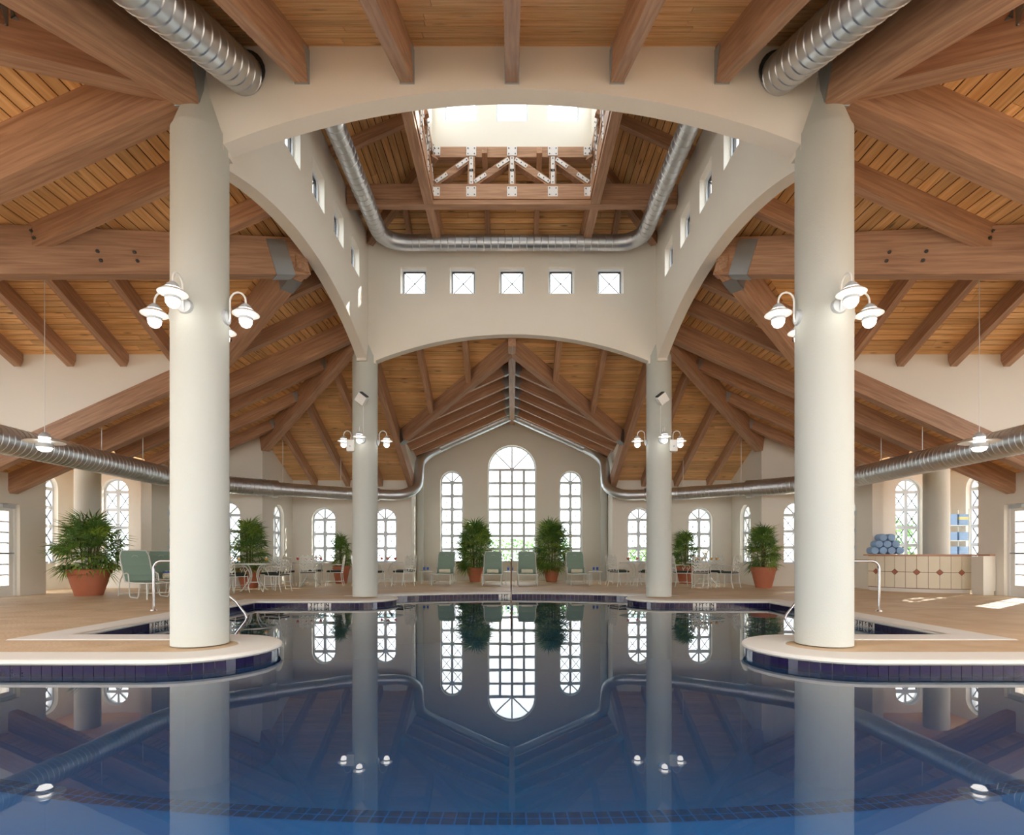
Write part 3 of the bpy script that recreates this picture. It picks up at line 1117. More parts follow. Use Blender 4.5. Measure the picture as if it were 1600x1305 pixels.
truss('back', frame((0, YC + TP, 0), (1, 0, 0), (0, 0, 1)), 'timber truss with white bolted plates below the far cupola windows', True)
truss('front', frame((0, YC - TP, 0), (-1, 0, 0), (0, 0, 1)), 'timber truss with white plates on the near side of the cupola well', True)
truss('left', frame((-TP, YC, .004), (0, 1, 0), (0, 0, 1)), 'timber truss seen edge-on at the left side of the cupola well', True)
truss('right', frame((TP, YC, .004), (0, -1, 0), (0, 0, 1)), 'timber truss seen edge-on at the right side of the cupola well', True)

# cupola
for nm, mtx in (('back', frame((0, YC + TI, 0), (1, 0, 0), (0, 0, 1))), ('front', frame((0, YC - TI, 0), (-1, 0, 0), (0, 0, 1))),
                ('left', frame((-TI, YC, 0), (0, 1, 0), (0, 0, 1))), ('right', frame((TI, YC, 0), (0, -1, 0), (0, 0, 1)))):
    xs_ = (-1.03, 0.0, 1.03)
    struct(obj('wall_cupola_%s' % nm, MB().poly([(-TI, 9.2), (TI, 9.2), (TI, 11.0), (-TI, 11.0)], [rect_pts(x, 10.25, .64, 1.04) for x in xs_], mtx, 0, -.12), 'white_wall'), 'white %s wall of the cupola' % nm)
    for x, w_ in zip(xs_, ('left', 'middle', 'right')):
        square_window(mtx, x, 10.25, .64, 1.04, .09, '%s window in the %s cupola wall' % (w_, nm), False, False)
struct(obj('ceiling_cupola', MB().box(-1.8, 1.8, YC - 1.8, YC + 1.8, 11.0, 11.1), 'white_wall'), 'white cupola ceiling')

# ------------------------------------------------------------------ ducts
def spline(pts, per=6):
    pts = [Vector(p) for p in pts]
    out = []
    for i in range(len(pts) - 1):
        p0 = pts[max(0, i - 1)]; p1 = pts[i]; p2 = pts[i + 1]; p3 = pts[min(len(pts) - 1, i + 2)]
        for k in range(per):
            t = k / per
            out.append(.5 * ((2 * p1) + (-p0 + p2) * t + (2 * p0 - 5 * p1 + 4 * p2 - p3) * t * t + (-p0 + 3 * p1 - 3 * p2 + p3) * t ** 3))
    out.append(pts[-1])
    return out


def ribbed(path, r, spacing, ridge=.008, n=28):
    """spiral-seam duct: a tube with a raised seam every spacing metres"""
    path = [Vector(p) for p in path]
    cum = [0.0]
    for a, b in zip(path, path[1:]):
        cum.append(cum[-1] + (b - a).length)
    L = cum[-1]

    def at(t):
        t = min(max(t, 0), L)
        for i in range(len(path) - 1):
            if t <= cum[i + 1] or i == len(path) - 2:
                u = (t - cum[i]) / max(1e-6, cum[i + 1] - cum[i])
                return path[i].lerp(path[i + 1], u)
    pts, rs = [], []
    k = 0
    t = 0.0
    while t < L:
        for dt, rr in ((0, r), (.010, r + ridge), (.020, r)):
            if t + dt < L:
                pts.append(at(t + dt)); rs.append(rr)
        t += spacing
    pts.append(path[-1]); rs.append(r)
    return MB().tube(pts, rs, n)


def collar(p, d, r, w=.05):
    d = Vector(d).normalized()
    p = Vector(p)
    return MB().tube([p - d * w, p - d * w * .9, p + d * w * .9, p + d * w], [r, r + .02, r + .02, r], 22)


for s in (-1, 1):
    sd = side(s)
    dz = 3.02
    t = thing('air_duct', 'galvanised spiral air duct running along the %s side and up to the far gable' % sd, 'duct')
    seg1 = [(s * 9.0, 3.2, dz), (s * 9.0, 14.4, dz)] + spline([(s * 9.0, 14.4, dz), (s * 8.75, 15.6, dz), (s * 8.2, 16.5, dz), (s * 7.30, 17.32, dz)], 5)[1:]
    obj('duct_section', ribbed(seg1, .25, .12), 'duct', t, 20, label='wide duct section')
    seg2 = [(s * 7.30, 17.32, dz - .01), (s * 5.5, 18.72, dz - .01), (s * 4.5, 19.0, dz - .01)]
    obj('duct_section', ribbed(seg2, .205, .13), 'duct', t, 20)
    obj('collar', collar(seg2[0], Vector(seg2[1]) - Vector(seg2[0]), .245, .09), 'duct', t, 20)
    el = spline([(s * 4.5, 19.0, dz - .01), (s * 3.75, 19.12, dz), (s * 3.33, 19.55, 3.32), (s * 3.27, 19.75, 3.8), (s * 3.25, 19.95, 4.25), (s * 3.02, 20.35, 4.62), (s * 2.7, 20.62, 4.86)], 4)
    obj('elbow', MB().tube(el, .175, 22), 'duct', t, 20)
    obj('collar', collar(el[0], el[1] - el[0], .19, .04), 'duct', t, 20)
    obj('duct_section', ribbed([el[-1], (s * .12, 20.75, H(VO) - .26)], .165, .22), 'duct', t, 20)
    rods = [(s * 9.0, 12.35), (s * 8.98, 13.7), (s * 8.3, 16.3), (s * 7.1, 17.45), (s * 5.65, 18.6)]
    for x, y in rods:
        o_ = max(abs(x), abs(y - YC))
        obj('hanger_rod', MB().tube([(x, y, dz + .19), (x, y, H(o_) - .02)], .009, 6), 'white', t)
    # duct through the front tower wall
    ov = thing('air_duct', 'galvanised spiral duct entering the front tower wall above the %s column' % sd, 'duct')
    obj('duct_section', ribbed([(s * 2.92, YC - 3.50, 6.28), (s * 2.92, 1.9, 6.28 - SL * 4.35)], .20, .155), 'duct', ov, 20)
    obj('wall_ring', collar((s * 2.92, YC - 3.60, 6.28), (0, 1, 0), .205, .012), 'black', ov, 40)
t = thing('air_duct', 'galvanised duct running round the inside of the tower above the square windows', 'duct')
for s in (-1, 1):
    obj('duct_section', ribbed([(s * 2.90, YC - 3.3, 8.02), (s * 2.90, YC + 2.45, 8.02)], .17, .16), 'duct', t, 20)
    el = [(s * 2.90, YC + 2.45, 8.02)] + [(s * (2.90 - .5 * (1 - math.cos(a))), YC + 2.45 + .5 * math.sin(a), 8.02) for a in [PI / 2 * k / 4 for k in range(1, 5)]]
    obj('elbow', MB().tube(el, .175, 22), 'duct', t, 20)
obj('duct_section', ribbed([(-2.40, YC + 2.95, 8.02), (2.40, YC + 2.95, 8.02)], .17, .16), 'duct', t, 20)

# ------------------------------------------------------------------ sconces, pendants, flood lamps
def make_sconce():
    t = thing('wall_sconce', 'x', 'lamp', group='gooseneck sconces on the columns')
    obj('wall_plate', MB().lathe([(.085, 0), (.085, .02), (.07, .045), (.03, .05)], 18, (-.02, 0, 0), (1, 0, 0)), 'grey_white', t, 40)
    pts = [(.03, 0, -.05), (.045, 0, 0), (.045, 0, .16)] + [(.045 + .0875 * (1 - math.cos(a)), 0, .18 + .10 * math.sin(a)) for a in [PI * k / 10 for k in range(11)]] + [(.22, 0, .14)]
    obj('gooseneck', MB().tube(pts, .011, 8), 'white', t, 60)
    c = .22
    obj('cap', MB().lathe([(.015, .155), (.03, .15), (.055, .125), (.075, .095), (.08, .09)][::-1], 18, (c, 0, 0)), 'grey_white', t, 40)
    obj('glass_cylinder', MB().lathe([(.068, .0), (.068, .09)], 18, (c, 0, 0)), 'lamp', t, 40, label='glowing glass cylinder')
    obj('shade', MB().lathe([(.07, .075), (.10, .072), (.140, .040), (.143, .034), (.100, .060), (.07, .063)], 24, (c, 0, 0)), 'white', t, 40, label='wide disc shade')
    obj('band', MB().lathe([(.072, -.028), (.074, -.024), (.074, .0), (.072, .004)], 18, (c, 0, 0)), 'grey_white', t, 40)
    obj('jar', MB().lathe([(.018, -.112), (.045, -.098), (.066, -.065), (.070, -.028)], 18, (c, 0, 0)), 'lamp', t, 50, label='glowing frosted jar')
    return t


proto = make_sconce()
first = True
for (x, y, nm) in ((-CH, YC - CH - .05, 'front left'), (CH, YC - CH - .05, 'front right'), (-CH, YC + CH + .05, 'back left'), (CH, YC + CH + .05, 'back right')):
    for ang, wh in ((0, 'on the right side'), (PI, 'on the left side'), (-PI / 2, 'on the near side'), (PI / 2, 'on the hidden far side')):
        if nm.startswith('back') and ang == PI / 2:
            continue
        lab = 'white gooseneck sconce %s of the %s column' % (wh, nm)
        loc = (x + .285 * math.cos(ang), y + .285 * math.sin(ang), 3.62)
        if first:
            proto.location = loc; proto.rotation_euler = (0, 0, ang); proto['label'] = lab; first = False
        else:
            dup(proto, loc, ang, lab)
for s in (-1, 1):
    x, y, z = s * 8.17, YC + .1, 2.93
    t = thing('pendant_lamp', 'pendant lamp with wide pale disc hanging before the %s duct' % side(s), 'lamp', (x, y, z), group='pendant lamps')
    obj('cable', MB().tube([(0, 0, .17), (0, 0, 2.9)], .006, 6), 'white', t)
    obj('dome', MB().lathe([(.012, .2), (.05, .185), (.085, .14), (.095, .11)][::-1], 20), 'grey_white', t, 40)
    obj('glass_cylinder', MB().lathe([(.085, .0), (.085, .11)], 20), 'lamp', t, 40)
    obj('disc_shade', MB().lathe([(.09, .065), (.17, .06), (.30, .030), (.305, .024), (.17, .050), (.09, .055)], 32), 'white', t, 40)
    obj('band', MB().lathe([(.125, -.07), (.128, -.06), (.128, .0), (.125, .005)], 24), 'grey_white', t, 40)
    obj('jar', MB().lathe([(.04, -.14), (.09, -.12), (.118, -.07)], 20), 'lamp', t, 50)
    # flood lamp on the back column
    f = thing('flood_lamp', 'small white flood lamp tilted on the back %s column' % side(s), 'lamp', (s * 3.40, YC + CH - .34, 4.56), 0, 'flood lamps')
    tilt = Matrix.Rotation(R(38 * -s), 4, 'Y') @ Matrix.Rotation(R(20), 4, 'X')
    obj('housing', MB().box(-.11, .11, -.12, .02, -.12, .09), 'white', f, mtx=tilt)
    obj('louvre', MB().box(-.095, .095, -.125, .0, .092, .115), 'black', f, mtx=tilt)
    obj('bracket', MB().box(-.03, .03, .0, .12, -.06, .06), 'grey_white', f)
    obj('conduit', MB().tube([(0, .02, -.1), (0, .02, -.82)], .008, 6), 'white', f)
    b = thing('junction_box', 'white box bracket beside the sconces of the back %s column' % side(s), 'box', (s * 3.72, YC + CH - .20, 3.50), 0)
    obj('housing', MB().box(-.085, .085, -.06, .12, -.13, .13), 'white', b)
    obj('lens', MB().lathe([(.02, 0), (.02, .02)], 10, (0, -.06, -.02), (0, -1, 0)), 'grey_white', b)

# ------------------------------------------------------------------ handrails
def handrail(label, base, rz):
    t = thing('handrail', label, 'handrail', base, rz, 'chrome pool handrails')
    p = [(0, 0, 0), (0, 0, .74)] + [(.14 * (1 - math.cos(a)), 0, .74 + .14 * math.sin(a)) for a in [PI / 2 * k / 6 for k in range(1, 7)]]
    p += [(.5, 0, .88), (.62, 0, .86), (1.45, 0, .16), (1.62, 0, -.06), (1.70, 0, -.28), (1.66, 0, -.46)]
    obj('rail', MB().tube(p, .022, 12), 'chrome', t, 60)
    obj('escutcheon', MB().lathe([(.055, .0), (.05, .018), (.025, .025)], 16), 'chrome', t, 40)


handrail('chrome pool handrail on the left deck', (-6.33, 9.95, .0), 0)
handrail('chrome pool handrail on the right deck near the towel counter', (6.42, 9.85, .0), PI)
handrail('chrome pool handrail at the middle of the far edge', (-.02, 15.2, .0), -PI / 2)

# ------------------------------------------------------------------ potted palms
def frond_mesh(m, seed, nl=10):
    rr = random.Random(seed)
    mb = MB()
    mb.tube([(0, 0, 0), (.10, 0, .02), (.20, 0, .02)], [.007, .006, .005], 5)
    for k in range(nl):
        a = R(-95 + 190 * k / (nl - 1) + rr.uniform(-5, 5))
        L = .36 * rr.uniform(.75, 1.15) * (1 - .25 * abs(a) / 1.6)
        d = Vector((math.cos(a), math.sin(a), 0)); sdv = Vector((-math.sin(a), math.cos(a), 0))
        c = Vector((.2, 0, .02))
        dr = rr.uniform(.02, .10)
        p1 = c + d * L * .5 + Vector((0, 0, .03)); p2 = c + d * L - Vector((0, 0, dr))
        w = .015
        mb.add([c, p1 + sdv * w, p2, p1 - sdv * w, p1 + Vector((0, 0, -.008))], [(0, 4, 1), (4, 2, 1), (0, 3, 4), (4, 3, 2)])
    me = mb.mesh('frond')
    me.materials.append(M[m])
    return me


FD = [frond_mesh('leaf', i) for i in range(4)]
FL = [frond_mesh('leaf_light', 10 + i) for i in range(2)]
POTS = {}


def palm(loc, pr, ph, fw, fh, nf, label, seed):
    rr = random.Random(seed)
    t = thing('potted_palm', label, 'plant', loc, rr.uniform(0, 6), 'potted lady palms')
    b = pr * .62
    prof = [(b * .96, 0), (b, .02), (b + (pr - b) * .34, ph * .36), (b + (pr - b) * .36, ph * .37), (b + (pr - b) * .42, ph * .42), (pr * .91, ph * .80), (pr * .98, ph * .81), (pr, ph * .86),
            (pr, ph * .97), (pr * .97, ph), (pr * .88, ph), (pr * .86, ph * .9)]
    pot = obj('pot', MB().lathe(prof, 32), 'terracotta', t, 30, label='terracotta pot with a rolled rim')
    obj('soil', MB().lathe([(pr * .87, ph * .86), (pr * .87, ph * .90), (.02, ph * .92)], 20), 'soil', t)
    H0 = ph
    for k in range(7):
        a = rr.uniform(0, 2 * PI); q = rr.uniform(.05, .5) * pr
        x, y = q * math.cos(a), q * math.sin(a)
        obj('stem', MB().tube([(x, y, ph * .85), (x * 1.3, y * 1.3, ph + (fh - ph) * .4), (x * 1.9, y * 1.9, ph + (fh - ph) * rr.uniform(.6, .8))], .012, 6), 'stem', t)
    nf = int(nf * 2.4)
    for k in range(nf):
        a = rr.uniform(0, 2 * PI)
        u = (k + .5) / nf
        z = H0 + (fh - H0) * (-.02 + .86 * u)
        prof_r = math.sin(PI * (.12 + .80 * u)) ** .7
        q = (fw / 2 - .25) * prof_r * math.sqrt(rr.uniform(.05, 1))
        q = max(q, 0) * (.45 if k % 3 == 0 else 1.0)
        el = R(-15 + 78 * u + rr.uniform(-18, 18))
        me = rr.choice(FL) if rr.random() < .32 else rr.choice(FD)
        sc = rr.uniform(.85, 1.2) * min(1.15, fw / 1.05)
        m = Matrix.Translation((q * math.cos(a), q * math.sin(a), z)) @ Matrix.Rotation(a + rr.uniform(-.5, .5), 4, 'Z') @ Matrix.Rotation(-el, 4, 'Y') @ Matrix.Rotation(rr.uniform(-.6, .6), 4, 'X') @ Matrix.Diagonal((sc, sc, sc, 1))
        link('frond', me, t, m)
    return t


palm((-10.25, 13.65, 0), .47, .64, 1.25, 1.66, 62, 'bushy palm in the large terracotta pot left of the front left column', 1)
palm((-7.75, 16.62, 0), .36, .60, 1.0, 1.86, 60, 'tall bushy palm behind the left table, beside the corner wall', 2)
palm((-9.05, 16.75, 0), .36, .60, .90, 1.72, 48, 'palm half hidden behind the front left column', 3)
palm((-5.82, 19.2, 0), .30, .60, .72, 1.58, 46, 'small palm left of the back left column', 4)
palm((-1.33, 20.35, 0), .31, .52, 1.18, 2.02, 80, 'tall full palm left of the tall window', 5)
palm((1.42, 20.3, 0), .31, .52, 1.15, 2.05, 80, 'tall full palm right of the tall window', 6)
palm((5.90, 19.2, 0), .31, .62, .88, 1.62, 50, 'palm in a fluted pot right of the back right column', 7)
palm((7.48, 16.75, 0), .37, .62, .92, 1.72, 58, 'round palm in a terracotta pot left of the front right column', 8)

# ------------------------------------------------------------------ sun loungers
def make_lounger():
    t = thing('sun_lounger', 'x', 'lounger', group='sage green sun loungers')
    w = .31
    bk = [(0, .36), (-.10, .50), (-.22, .72), (-.33, .95), (-.38, 1.07)]
    st = [(0, .36), (.25, .335), (.6, .345), (1.0, .36), (1.28, .36)]
    for nm, pf in (('back_sling', bk), ('seat_sling', st)):
        vs = []
        for x, z in pf:
            for y in (-w + .02, w - .02):
                vs += [(x, y, z), (x, y, z + .012)]
        mb = MB()
        for i in range(len(pf) - 1):
            a = 4 * i; b = a + 4
            q = [vs[a], vs[a + 2], vs[b + 2], vs[b], vs[a + 1], vs[a + 3], vs[b + 3], vs[b + 1]]
            mb.add(q, [(0, 1, 2, 3), (7, 6, 5, 4), (0, 4, 5, 1), (1, 5, 6, 2), (2, 6, 7, 3), (3, 7, 4, 0)])
        sl = obj(nm, mb, 'sling', t, 60)
    rr = .014
    loop = [(bk[0][0], -w, bk[0][1])] + [(x, -w, z) for x, z in bk[1:-1]] + [(-.385, -w + .05, 1.08), (-.39, 0, 1.09), (-.385, w - .05, 1.08)] + [(x, w, z) for x, z in reversed(bk[1:-1])] + [(0, w, .36)]
    obj('back_frame', MB().tube(loop, rr, 8), 'iron', t, 60)
    lp = [(0, -w, .36), (.6, -w, .345), (1.25, -w, .36), (1.31, -w + .05, .36), (1.31, w - .05, .36), (1.25, w, .36), (.6, w, .345), (0, w, .36)]
    obj('seat_frame', MB().tube(lp, rr, 8), 'iron', t, 60)
    for y in (-w, w):
        obj('leg', MB().tube([(-.42, y, 0), (-.36, y, .25), (-.30, y, .38), (-.12, y, .52), (.10, y, .56), (.22, y, .53), (.27, y, .35), (.31, y, .06), (.36, y, .015), (.78, y, .015), (.84, y, .06), (.92, y, .34)], rr, 8), 'iron', t, 60)
        obj('foot_leg', MB().tube([(1.27, y * .95, .35), (1.29, y * .95, 0)], rr, 8), 'iron', t)
    obj('cross_bar', MB().tube([(1.28, -w * .95, .14), (1.28, w * .95, .14)], .010, 6), 'iron', t)
    obj('cross_bar', MB().tube([(-.40, -w, .06), (-.40, w, .06)], .010, 6), 'iron', t)
    obj('emblem', MB().tube([(-.335 + .018, .06 * math.cos(a), .93 + .04 * math.sin(a)) for a in [PI * k / 8 for k in range(9)]], .005, 5), 'grey_white', t, label='pale arc emblem')
    return t


lg = make_lounger()
LG = [((-2.27, 19.25), -90, 'sage sun lounger at the far wall left of the left tall palm'), ((-.64, 18.95), -90, 'sage sun lounger at the far wall between the left palm and the middle rail'),
      ((.50, 18.95), -90, 'sage sun lounger at the far wall between the middle rail and the right palm'), ((2.18, 19.25), -90, 'dark sage sun lounger at the far wall right of the right tall palm'),
      ((-8.82, 13.35), -38, 'sage sun lounger beside the big left palm pot'), ((-9.25, 15.05), -38, 'sage sun lounger half hidden behind the front left column')]
for i, ((x, y), a, lab) in enumerate(LG):
    if i == 0:
        lg.location = (x, y, 0); lg.rotation_euler = (0, 0, R(a)); lg['label'] = lab
    else:
        dup(lg, (x, y, 0), R(a), lab)


def rolled_towel(x, y, z, L, r, rz, m, label, grp, cat='towel'):
    mb = MB()
    r *= .97
    mb.lathe([(r * .5, -L / 2), (r * .95, -L / 2 + .004), (r, -L / 2 + .02), (r * 1.02, 0), (r, L / 2 - .02), (r * .95, L / 2 - .004), (r * .5, L / 2)], 14, (0, 0, 0), (1, 0, 0))
    o = obj('rolled_towel', mb, m, None, 50, Matrix.Translation((x, y, z)) @ Matrix.Rotation(rz, 4, 'Z'))
    tag(o, label, cat, grp)
    return o


tw = ['first', 'second', 'third', 'fourth']
for i in range(4):
    (x, y), a, _ = LG[i]
    rolled_towel(x, y - .30, .358 + .072, .38, .07, 0, 'towel_cream', 'cream rolled towel on the %s far lounger from the left' % tw[i], 'towels on the loungers')
rolled_towel(-8.88, 14.72, .435, .42, .075, R(52), 'towel_cream', 'cream rolled towel on the lounger behind the front left column', 'towels on the loungers')

# side tables with water bottles
def make_side_table():
    t = thing('side_table', 'x', 'table', group='small white side tables')
    obj('table_top', MB().lathe([(.215, .40), (.23, .405), (.23, .42), (.215, .425)], 24), 'iron', t, 40)
    for k in range(4):
        a = PI / 4 + PI / 2 * k
        obj('leg', MB().tube([(.20 * math.cos(a), .20 * math.sin(a), 0), (.19 * math.cos(a), .19 * math.sin(a), .40)], .011, 6), 'iron', t)
    obj('stretcher', MB().tube([(.195 * math.cos(PI / 4 + PI / 2 * k), .195 * math.sin(PI / 4 + PI / 2 * k), .12) for k in range(5)], .007, 6), 'iron', t)
    return t


def make_bottle():
    t = thing('water_bottle', 'x', 'bottle', group='water bottles')
    obj('body', MB().lathe([(.03, 0), (.034, .01), (.034, .15), (.030, .17), (.014, .20), (.013, .215)], 14), 'clear', t, 40)
    obj('wrapper', MB().lathe([(.035, .05), (.0355, .055), (.0355, .135), (.035, .14)], 14), 'blue_label', t, 40, label='blue paper label')
    obj('cap', MB().lathe([(.015, .212), (.015, .232)], 12), 'white', t)
    return t


st0, bt0 = make_side_table(), make_bottle()
for i, (x, y, wh) in enumerate(((-2.86, 18.75, 'left of the leftmost far lounger'), (-.06, 18.4, 'between the two middle loungers'), (2.78, 18.75, 'right of the rightmost far lounger'))):
    lab = 'white side table %s' % wh
    if i == 0:
        st0.location = (x, y, 0); st0['label'] = lab
    else:
        dup(st0, (x, y, 0), 0, lab)
    for j, dx in enumerate((-.06, .06)):
        lab = 'blue labelled water bottle, %s one on the side table %s' % (('left', 'right')[j], wh)
        if i == 0 and j == 0:
            bt0.location = (x + dx, y, .425); bt0['label'] = lab
        else:
            dup(bt0, (x + dx, y, .425), 0, lab)
bx = thing('drink_pack', 'small blue bottle pack on the lounger behind the front left column', 'bottle', (-9.12, 14.95, .40), R(52))
obj('wrapper', MB().box(-.11, .11, -.06, .06, .0, .14), 'blue_label', bx)
obj('cap', MB().lathe([(.03, .14), (.03, .16)], 10, (-.05, 0, 0)).lathe([(.03, .14), (.03, .16)], 10, (.05, 0, 0)), 'white', bx)

# ------------------------------------------------------------------ dining sets
def leaf_shape(mb, base, tip, w, t=.010):
    """flat cast leaf in a y-z plane at local x"""
    b, tp = Vector(base), Vector(tip)
    d = tp - b
    sdv = Vector((0, -d.z, d.y)).normalized() * w
    m1 = b + d * .35; m2 = b + d * .7
    loop = [b, m1 + sdv, m2 + sdv * .8, tp, m2 - sdv * .8, m1 - sdv]
    nn = len(loop)
    mb.add([p + Vector((t / 2, 0, 0)) for p in loop] + [p - Vector((t / 2, 0, 0)) for p in loop],
           [tuple(range(nn)), tuple(range(2 * nn - 1, nn - 1, -1))] + [(i, (i + 1) % nn, nn + (i + 1) % nn, nn + i) for i in range(nn)])


def make_chair():
    t = thing('dining_chair', 'x', 'chair', group='white cast metal dining chairs')
    w = .225
    obj('seat_frame', MB().tube([(-.22, -w, .42), (.22, -w - .01, .42), (.24, -w + .03, .42), (.24, w - .03, .42), (.22, w + .01, .42), (-.22, w, .42), (-.22, -w, .42)], .012, 6), 'iron', t)
    cu = MB()
    for z0, z1, q in ((.425, .44, .96), (.44, .475, 1.0), (.475, .488, .93)):
        cu.box(-.21 * q, .225 * q, -w * q * .97, w * q * .97, z0, z1)
    obj('cushion', cu, 'cushion', t, label='dark green seat cushion')
    for sy in (-1, 1):
        obj('leg', MB().tube([(.22, sy * w, .42), (.235, sy * (w + .005), .2), (.26, sy * (w + .02), .02), (.27, sy * (w + .02), 0)], [.012, .011, .010, .016], 6), 'iron', t)
        obj('leg', MB().tube([(-.21, sy * w, .42), (-.225, sy * w, .2), (-.27, sy * w, .02), (-.28, sy * w, 0)], [.012, .011, .010, .016], 6), 'iron', t)
        obj('arm', MB().tube([(-.25, sy * w, .66), (-.05, sy * (w + .03), .67), (.14, sy * (w + .03), .66), (.19, sy * (w + .02), .60), (.14, sy * (w + .01), .54), (.09, sy * w, .56), (.11, sy * w, .60)], .010, 6), 'iron', t, 60)
        obj('arm_post', MB().tube([(.10, sy * (w + .005), .43), (.13, sy * (w + .02), .54)], .009, 6), 'iron', t)
    obj('stretcher', MB().tube([(.23, -w, .14), (-.23, w, .14)], .007, 5), 'iron', t)
    obj('stretcher', MB().tube([(.23, w, .14), (-.23, -w, .14)], .007, 5), 'iron', t)
    tilt = Matrix.Translation((-.22, 0, .43)) @ Matrix.Rotation(R(-9), 4, 'Y')
    bf = MB()
    bf.tube([(0, -w, 0), (0, -w - .005, .30), (0, -w + .01, .50)], .011, 6).tube([(0, w, 0), (0, w + .005, .30), (0, w - .01, .50)], .011, 6)
    bf.tube([(0, -w, .04), (0, w, .04)], .009, 6)
    obj('back_frame', bf, 'iron', t, mtx=tilt)
    rr = random.Random(5)
    for sy in (-1, 0, 1):
        lf = MB()
        y0 = sy * .13
        lf.tube([(0, y0, .04), (0, y0 * 1.05, .30), (0, y0 * 1.1, .50)], .008, 5)
        for k in range(5):
            z = .08 + k * .085
            for q in (-1, 1):
                leaf_shape(lf, (0, y0, z), (0, y0 + q * .075, z + .085), .020)
        leaf_shape(lf, (0, y0 * 1.05, .43), (0, y0 * 1.15, .56), .032)
        obj('leaf_ornament', lf, 'iron', t, mtx=tilt, label='cast leaf ornament of the back')
    return t


def make_table():
    t = thing('dining_table', 'x', 'table', group='round glass dining tables')
    obj('table_top', MB().lathe([(.54, .725), (.54, .737)], 36), 'tabletop', t, 40)
    obj('rim', MB().tube([(.55 * math.cos(2 * PI * k / 36), .55 * math.sin(2 * PI * k / 36), .73) for k in range(37)], .016, 6), 'iron', t, 60)
    for k in range(4):
        a = PI / 4 + PI / 2 * k
        c, s_ = math.cos(a), math.sin(a)
        p = [(.36, .715), (.24, .66), (.14, .52), (.12, .40), (.17, .26), (.28, .12), (.36, .03), (.40, 0)]
        obj('leg', MB().tube([(q * c, q * s_, z) for q, z in p], [.018, .018, .020, .020, .018, .016, .016, .022], 7), 'iron', t, 60)
    obj('ring', MB().tube([(.20 * math.cos(2 * PI * k / 20), .20 * math.sin(2 * PI * k / 20), .24) for k in range(21)], .010, 6), 'iron', t, 60)
    return t


def make_drink(m):
    t = thing('drinking_glass', 'x', 'glass', group='goblets on the tables')
    obj('foot', MB().lathe([(.035, 0), (.033, .005), (.006, .012), (.006, .07)], 14), 'clear', t, 40)
    obj('bowl', MB().lathe([(.008, .07), (.036, .09), (.044, .13), (.040, .19)], 14), 'clear', t, 40)
    obj('drink', MB().lathe([(.008, .075), (.034, .093), (.041, .13), (.041, .155)], 14), m, t, 40)
    return t


ch0, tb0 = make_chair(), make_table()
DR = {'red': make_drink('red'), 'orange': make_drink('orange')}
used = set()


def put(proto, loc, rz, lab):
    if id(proto) in used:
        return dup(proto, loc, rz, lab)
    used.add(id(proto))
    proto.location = loc; proto.rotation_euler = (0, 0, rz); proto['label'] = lab
    return proto


SETS = [((-7.0, 15.3), 'leftmost table', 'orange', (-15, 75, 165, 255), 2),
        ((-6.35, 17.75), 'second table from the left', 'red', (10, -75, 190, 100), 4),
        ((-4.05, 18.0), 'third table from the left', 'red', (-30, 40, 190, 255), 4),
        ((4.00, 18.0), 'fourth table from the left', 'red', (210, 140, 285, 40), 3),
        ((5.95, 17.3), 'rightmost table', 'orange', (180, 242, 50, -50), 4)]
dirs = lambda a: {0: 'on the right of', 1: 'behind', 2: 'on the left of', 3: 'in front of'}[int(((a % 360) + 45) // 90) % 4]
for (x, y), nm, drink, angs, ng in SETS:
    put(tb0, (x, y, 0), .2, 'round glass topped white dining ' + nm)
    seen = {}
    for a in angs:
        w_ = dirs(a)
        seen[w_] = seen.get(w_, 0) + 1
        extra = '' if seen[w_] == 1 else ', second one'
        r_ = R(a)
        put(ch0, (x + .74 * math.cos(r_), y + .74 * math.sin(r_), 0), r_ + PI, 'white leaf backed chair %s the %s%s' % (w_, nm, extra))
    for k in range(ng):
        gx = x + (-.33 + .66 * k / max(1, ng - 1)); gy = y - .18 + .16 * (k % 2)
        put(DR[drink], (gx, gy, .738), 0, 'goblet of %s drink, %s on the %s' % (drink, ['far left', 'mid left', 'mid right', 'far right'][k] if ng != 2 else ['left', 'right'][k], nm))


def bouquet(loc, label, cols, n_, spread, hgt, seed):
    rr = random.Random(seed)
    t = thing('flower_vase', label, 'flowers', loc, 0)
    obj('vase', MB().lathe([(.045, 0), (.05, .01), (.035, .06), (.05, .12)], 16), 'clear', t, 40)
    for k in range(n_):
        a = rr.uniform(0, 2 * PI); q = spread * math.sqrt(rr.random()); z = hgt * rr.uniform(.55, 1)
        p = Vector((q * math.cos(a), q * math.sin(a), z))
        st = obj('flower_stem', MB().tube([(0, 0, .03), p * .5 + Vector((0, 0, .05)), p], .004, 5), 'leaf', t)
        c = rr.choice(cols)
        fl = MB()
        for j in range(6):
            b = 2 * PI * j / 6
            d = Vector((math.cos(b), math.sin(b), .5)) * .038
            e = Vector((-math.sin(b), math.cos(b), 0)) * .020
            fl.add([p, p + d * .6 + e, p + d, p + d * .6 - e], [(0, 1, 2, 3)])
        fl.lathe([(.012, 0), (.014, .012), (.005, .022)], 8, p)
        obj('blossom', fl, c, t)
    for k in range(4):
        a = rr.uniform(0, 2 * PI)
        lf = MB()
        d = Vector((math.cos(a), math.sin(a), .9)) * .13
        e = Vector((-math.sin(a), math.cos(a), 0)) * .025
        o_ = Vector((0, 0, .10))
        lf.add([o_, o_ + d * .5 + e, o_ + d, o_ + d * .5 - e], [(0, 1, 2, 3)])
        obj('leaf', lf, 'leaf_light', t)


